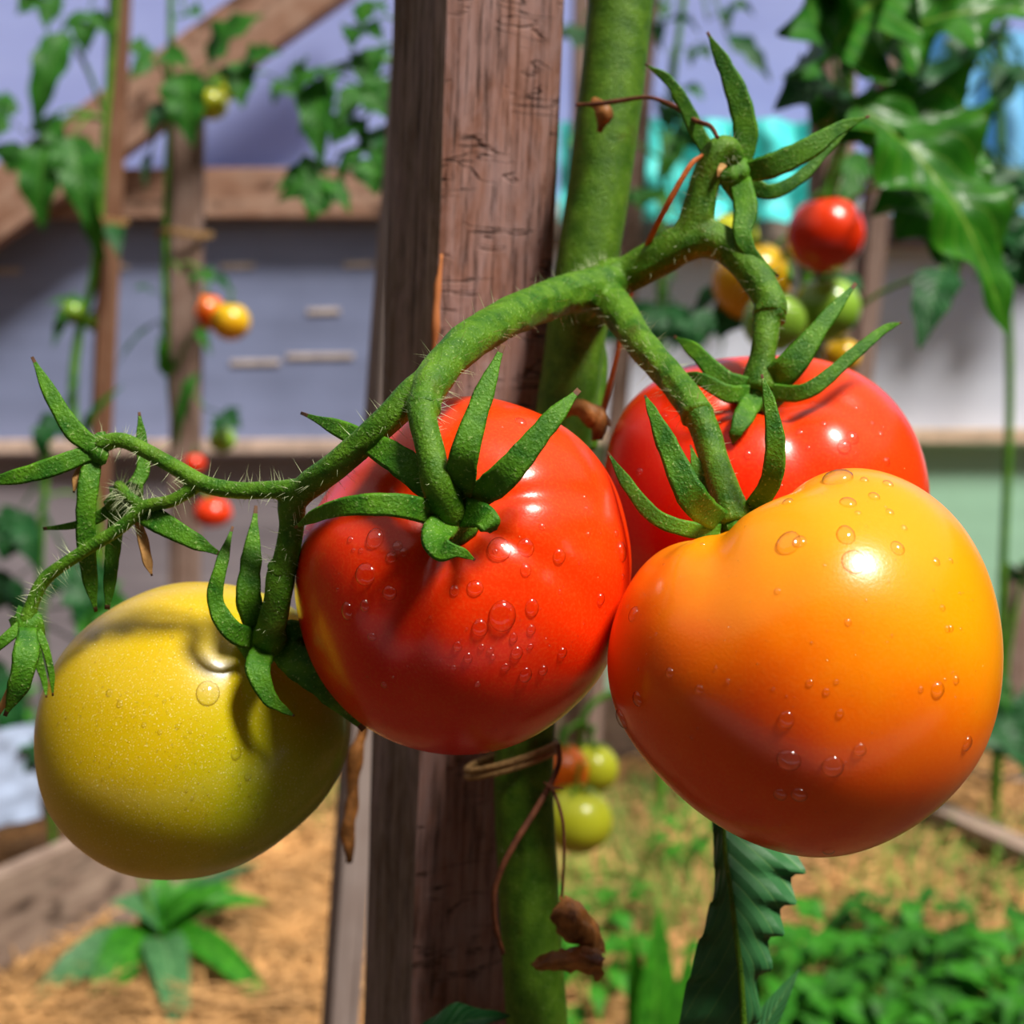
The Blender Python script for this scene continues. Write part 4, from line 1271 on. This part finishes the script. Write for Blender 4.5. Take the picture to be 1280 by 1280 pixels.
# ------------------------------------------------------------------ ground: bed boards, hose, weeds, straw
tag(beam('bed_board', G(-140, 1155, .17) - Vector((0, 0, .095)), G(330, 946, .17) - Vector((0, 0, .095)), .20, .035, M['board']), 'weathered board edging the raised bed at the lower left', 'board')
tag(beam('bed_board', G(1080, 972, .06), G(1400, 1118, .06), .03, .06, M['board']), 'pale timber edging lying diagonally on the ground at the right', 'board')
tag(beam('bed_board', G(690, 905, .12), G(860, 905, .12), .16, .03, M['board']), 'brown board standing behind the low lime tomatoes', 'board')
mb = MB()
mb.tube([G(1100, 930, .015), G(1180, 948, .015), G(1230, 972, .015), G(1290, 976, .015), G(1380, 960, .015)], .013, 8, 8)
tag(mb.build('hose', plain_mat('black_hose', (.012, .014, .022, 1), .4)), 'black irrigation hose lying on the ground at the right edge', 'hose')
def scrap():
    mb = MB(); vs, fs = [], []
    a, b = G(-60, 1046, .175), G(50, 1022, .175)
    n = 16
    for side in (0, 1):
        for i in range(n + 1):
            for j in range(n + 1):
                p = a.lerp(b, i / n) + Vector((0, 0, .17 * j / n))
                p.y += .008 * noise.noise(Vector((i * .35, j * .35, 3))) + .004 * side
                p.x += .01 * noise.noise(Vector((i * .3, j * .3, 8)))
                vs.append(p)
    m = (n + 1) ** 2
    for i in range(n):
        for j in range(n):
            q = i * (n + 1) + j
            fs.append((q, q + n + 1, q + n + 2, q + 1)); fs.append((m + q, m + q + 1, m + q + n + 2, m + q + n + 1))
    mb.add(vs, fs)
    return tag(mb.build('plastic_scrap', plain_mat('plastic_scrap', rgb(170, 185, 215), .4, .1, 6)), 'pale bluish plastic scrap standing on the bed board at the left edge', 'plastic')
scrap()

# lance-leaved weed at lower left
c = G(196, 1196, 0)
wd = empty('weed', c, 'clump of long pointed dock leaves growing at the lower left', 'weed')
mb = MB()
mb.tube([c, c + Vector((-.004, -.01, .07)), W(172, 1085, c.y - .02)], [.006, .005, .003], 8, 5)
mb.build('stem', M['bgstem'], wd)
for i, (tx, ty, w, dy, m) in enumerate([(15, 1256, 52, -.12, 'weedd'), (150, 1120, 50, -.05, 'weedd'), (105, 1258, 60, -.16, 'weed'), (232, 1300, 46, -.18, 'weedd'), (335, 1112, 40, .06, 'weed'), (372, 1272, 34, -.08, 'weed'), (300, 1225, 36, -.1, 'weed'), (250, 1090, 46, .04, 'weed'),
                                        (285, 1095, 40, -.02, 'weed'), (205, 1080, 40, .05, 'weed'), (60, 1215, 44, -.02, 'weedd'), (320, 1065, 26, .06, 'leafd')]):
    b = c + Vector((random.uniform(-.012, .012), random.uniform(-.012, .012), .03 + .02 * random.random()))
    t = W(tx, ty, c.y + dy)
    if t.z < .03: t = G(tx, ty, .03)
    single_leaf(wd, (b, t), w * 1.25 * c.y / FPX, M[m], Vector((.1, -.4, .9)), 0, i, curl=.22)

bl = empty('weed', G(815, 1300, 0), 'tall bright green blade leaf standing in front of the straw, left of the twisted leaf', 'weed')
for i, (bx, tx, ty, w, Y) in enumerate([(812, 826, 1132, 62, 1.5), (800, 790, 1160, 40, 1.52), (835, 868, 1160, 30, 1.54)]):
    b = W(bx, 1330, Y); b.z = max(b.z, 0)
    single_leaf(bl, (b, W(tx, ty, Y)), w * Y / FPX, M['weed'], Vector((.2, -.9, .3)), 0, 40 + i, curl=.06)

def make_weed(seed, mat, n=14, h=.12):
    rnd = random.Random(seed)
    root = empty('weed', (0, 0, 0), 'x', 'weed')
    mb = MB(); st = MB()
    for i in range(n):
        a = i * 2.4 + rnd.random()
        d = Vector((math.cos(a), math.sin(a), 0))
        b = Vector((0, 0, h * .1)) + d * .01
        m = d * rnd.uniform(.03, .09) + Vector((0, 0, h * rnd.uniform(.3, 1)))
        l = rnd.uniform(.05, .10)
        st.tube([b * .3, (b + m) / 2 + Vector((0, 0, .015)), m], [.002, .0016, .0012], 5, 3)
        leaflet(mb, m, m + d * l + Vector((0, 0, rnd.uniform(-.04, .03))), Vector((0, 0, 1)) + d * -.3, l * rnd.uniform(.5, .75), 2, .2, .2, .25, 10, 6, seed * 50 + i)
    mb.build('foliage', mat, root)
    st.build('stems', M['bgstem'], root)
    return root
protos = [make_weed(1, M['weed']), make_weed(2, M['weed'], 18, .16), make_weed(3, M['weed'], 10, .09), make_weed(4, M['leaf'], 16, .14)]
rnd = random.Random(77)
spots = []
for i in range(40):
    spots.append((rnd.uniform(930, 1330), rnd.uniform(1205, 1350)))
used = set()
for i, (px, py) in enumerate(spots):
    k = rnd.randrange(4)
    o = protos[k] if k not in used else copy_tree(protos[k])
    used.add(k)
    o.location = G(px, py, 0)
    o.rotation_euler = (0, 0, rnd.uniform(0, 6.28))
    s = rnd.uniform(.45, .95); o.scale = (s, s, s)
    o['label'] = 'low leafy green weed in the patch at the lower right'
    o['group'] = 'weeds in the lower right patch'
for i, (px, py, lab) in enumerate([(740, 1180, 'small green weed in the straw just left of the dried leaf'), (735, 1270, 'green weed at the bottom edge right of the stem'), (770, 1235, 'green weed behind the dangling dried leaf'),
                                   (352, 985, 'weed on the straw between the yellow-green tomato and the pale blurred stake'), (870, 1090, 'weed beside the top of the twisted leaf'), (30, 925, 'weed in the bed at the left edge above the plastic scrap'), 
                                   (1235, 905, 'weed at the foot of the short grey post')]):
    o = copy_tree(protos[i % 4])
    o.location = G(px, py, 0)
    o.rotation_euler = (0, 0, i * 1.1); s = .75; o.scale = (s, s, s)
    o['label'] = lab
    if 'group' in o: del o['group']

mb = MB()
rnd = random.Random(5)
def strands(n, x0, x1, y0, y1, up, l0, l1, w):
    for _ in range(n):
        p = G(rnd.uniform(x0, x1), rnd.uniform(y0, y1), 0)
        a = rnd.uniform(0, 6.28)
        l = rnd.uniform(l0, l1)
        d = Vector((math.cos(a), math.sin(a), up * rnd.uniform(.2, 1))).normalized()
        s = Vector((-d.y, d.x, 0)).normalized() * w
        p = p + Vector((0, 0, rnd.uniform(.0, .02)))
        mid = p + d * l * .5 + Vector((0, 0, .006)); e = p + d * l
        q = Vector((0, 0, w * .8))
        mb.add([p - s, p + s, p + q, mid - s, mid + s, mid + q, e], [(0, 3, 5, 2), (2, 5, 4, 1), (1, 4, 3, 0), (3, 6, 5), (5, 6, 4), (4, 6, 3)])
strands(2600, 300, 480, 960, 1300, .35, .06, .18, .0028)
strands(3600, 660, 1300, 960, 1300, .35, .06, .18, .0028)
strands(700, -100, 300, 1180, 1320, .35, .06, .18, .0028)
tag(mb.build('straw', plain_mat('straw', (.50, .27, .10, 1), .7, .5, 8), smooth=False), 'loose golden straw mulch scattered over the ground', 'straw', kind='stuff')
mb = MB()
strands(700, 690, 900, 1000, 1200, 2.5, .06, .14, .0016)
strands(500, 1030, 1300, 1040, 1180, 2.0, .05, .10, .0018)
strands(250, 330, 420, 950, 1060, 2.0, .05, .10, .0016)
tag(mb.build('grass', plain_mat('grass_green', (.12, .26, .03, 1), .6, .5, 6), smooth=False), 'thin tufts of grass poking through the straw', 'grass', kind='stuff')
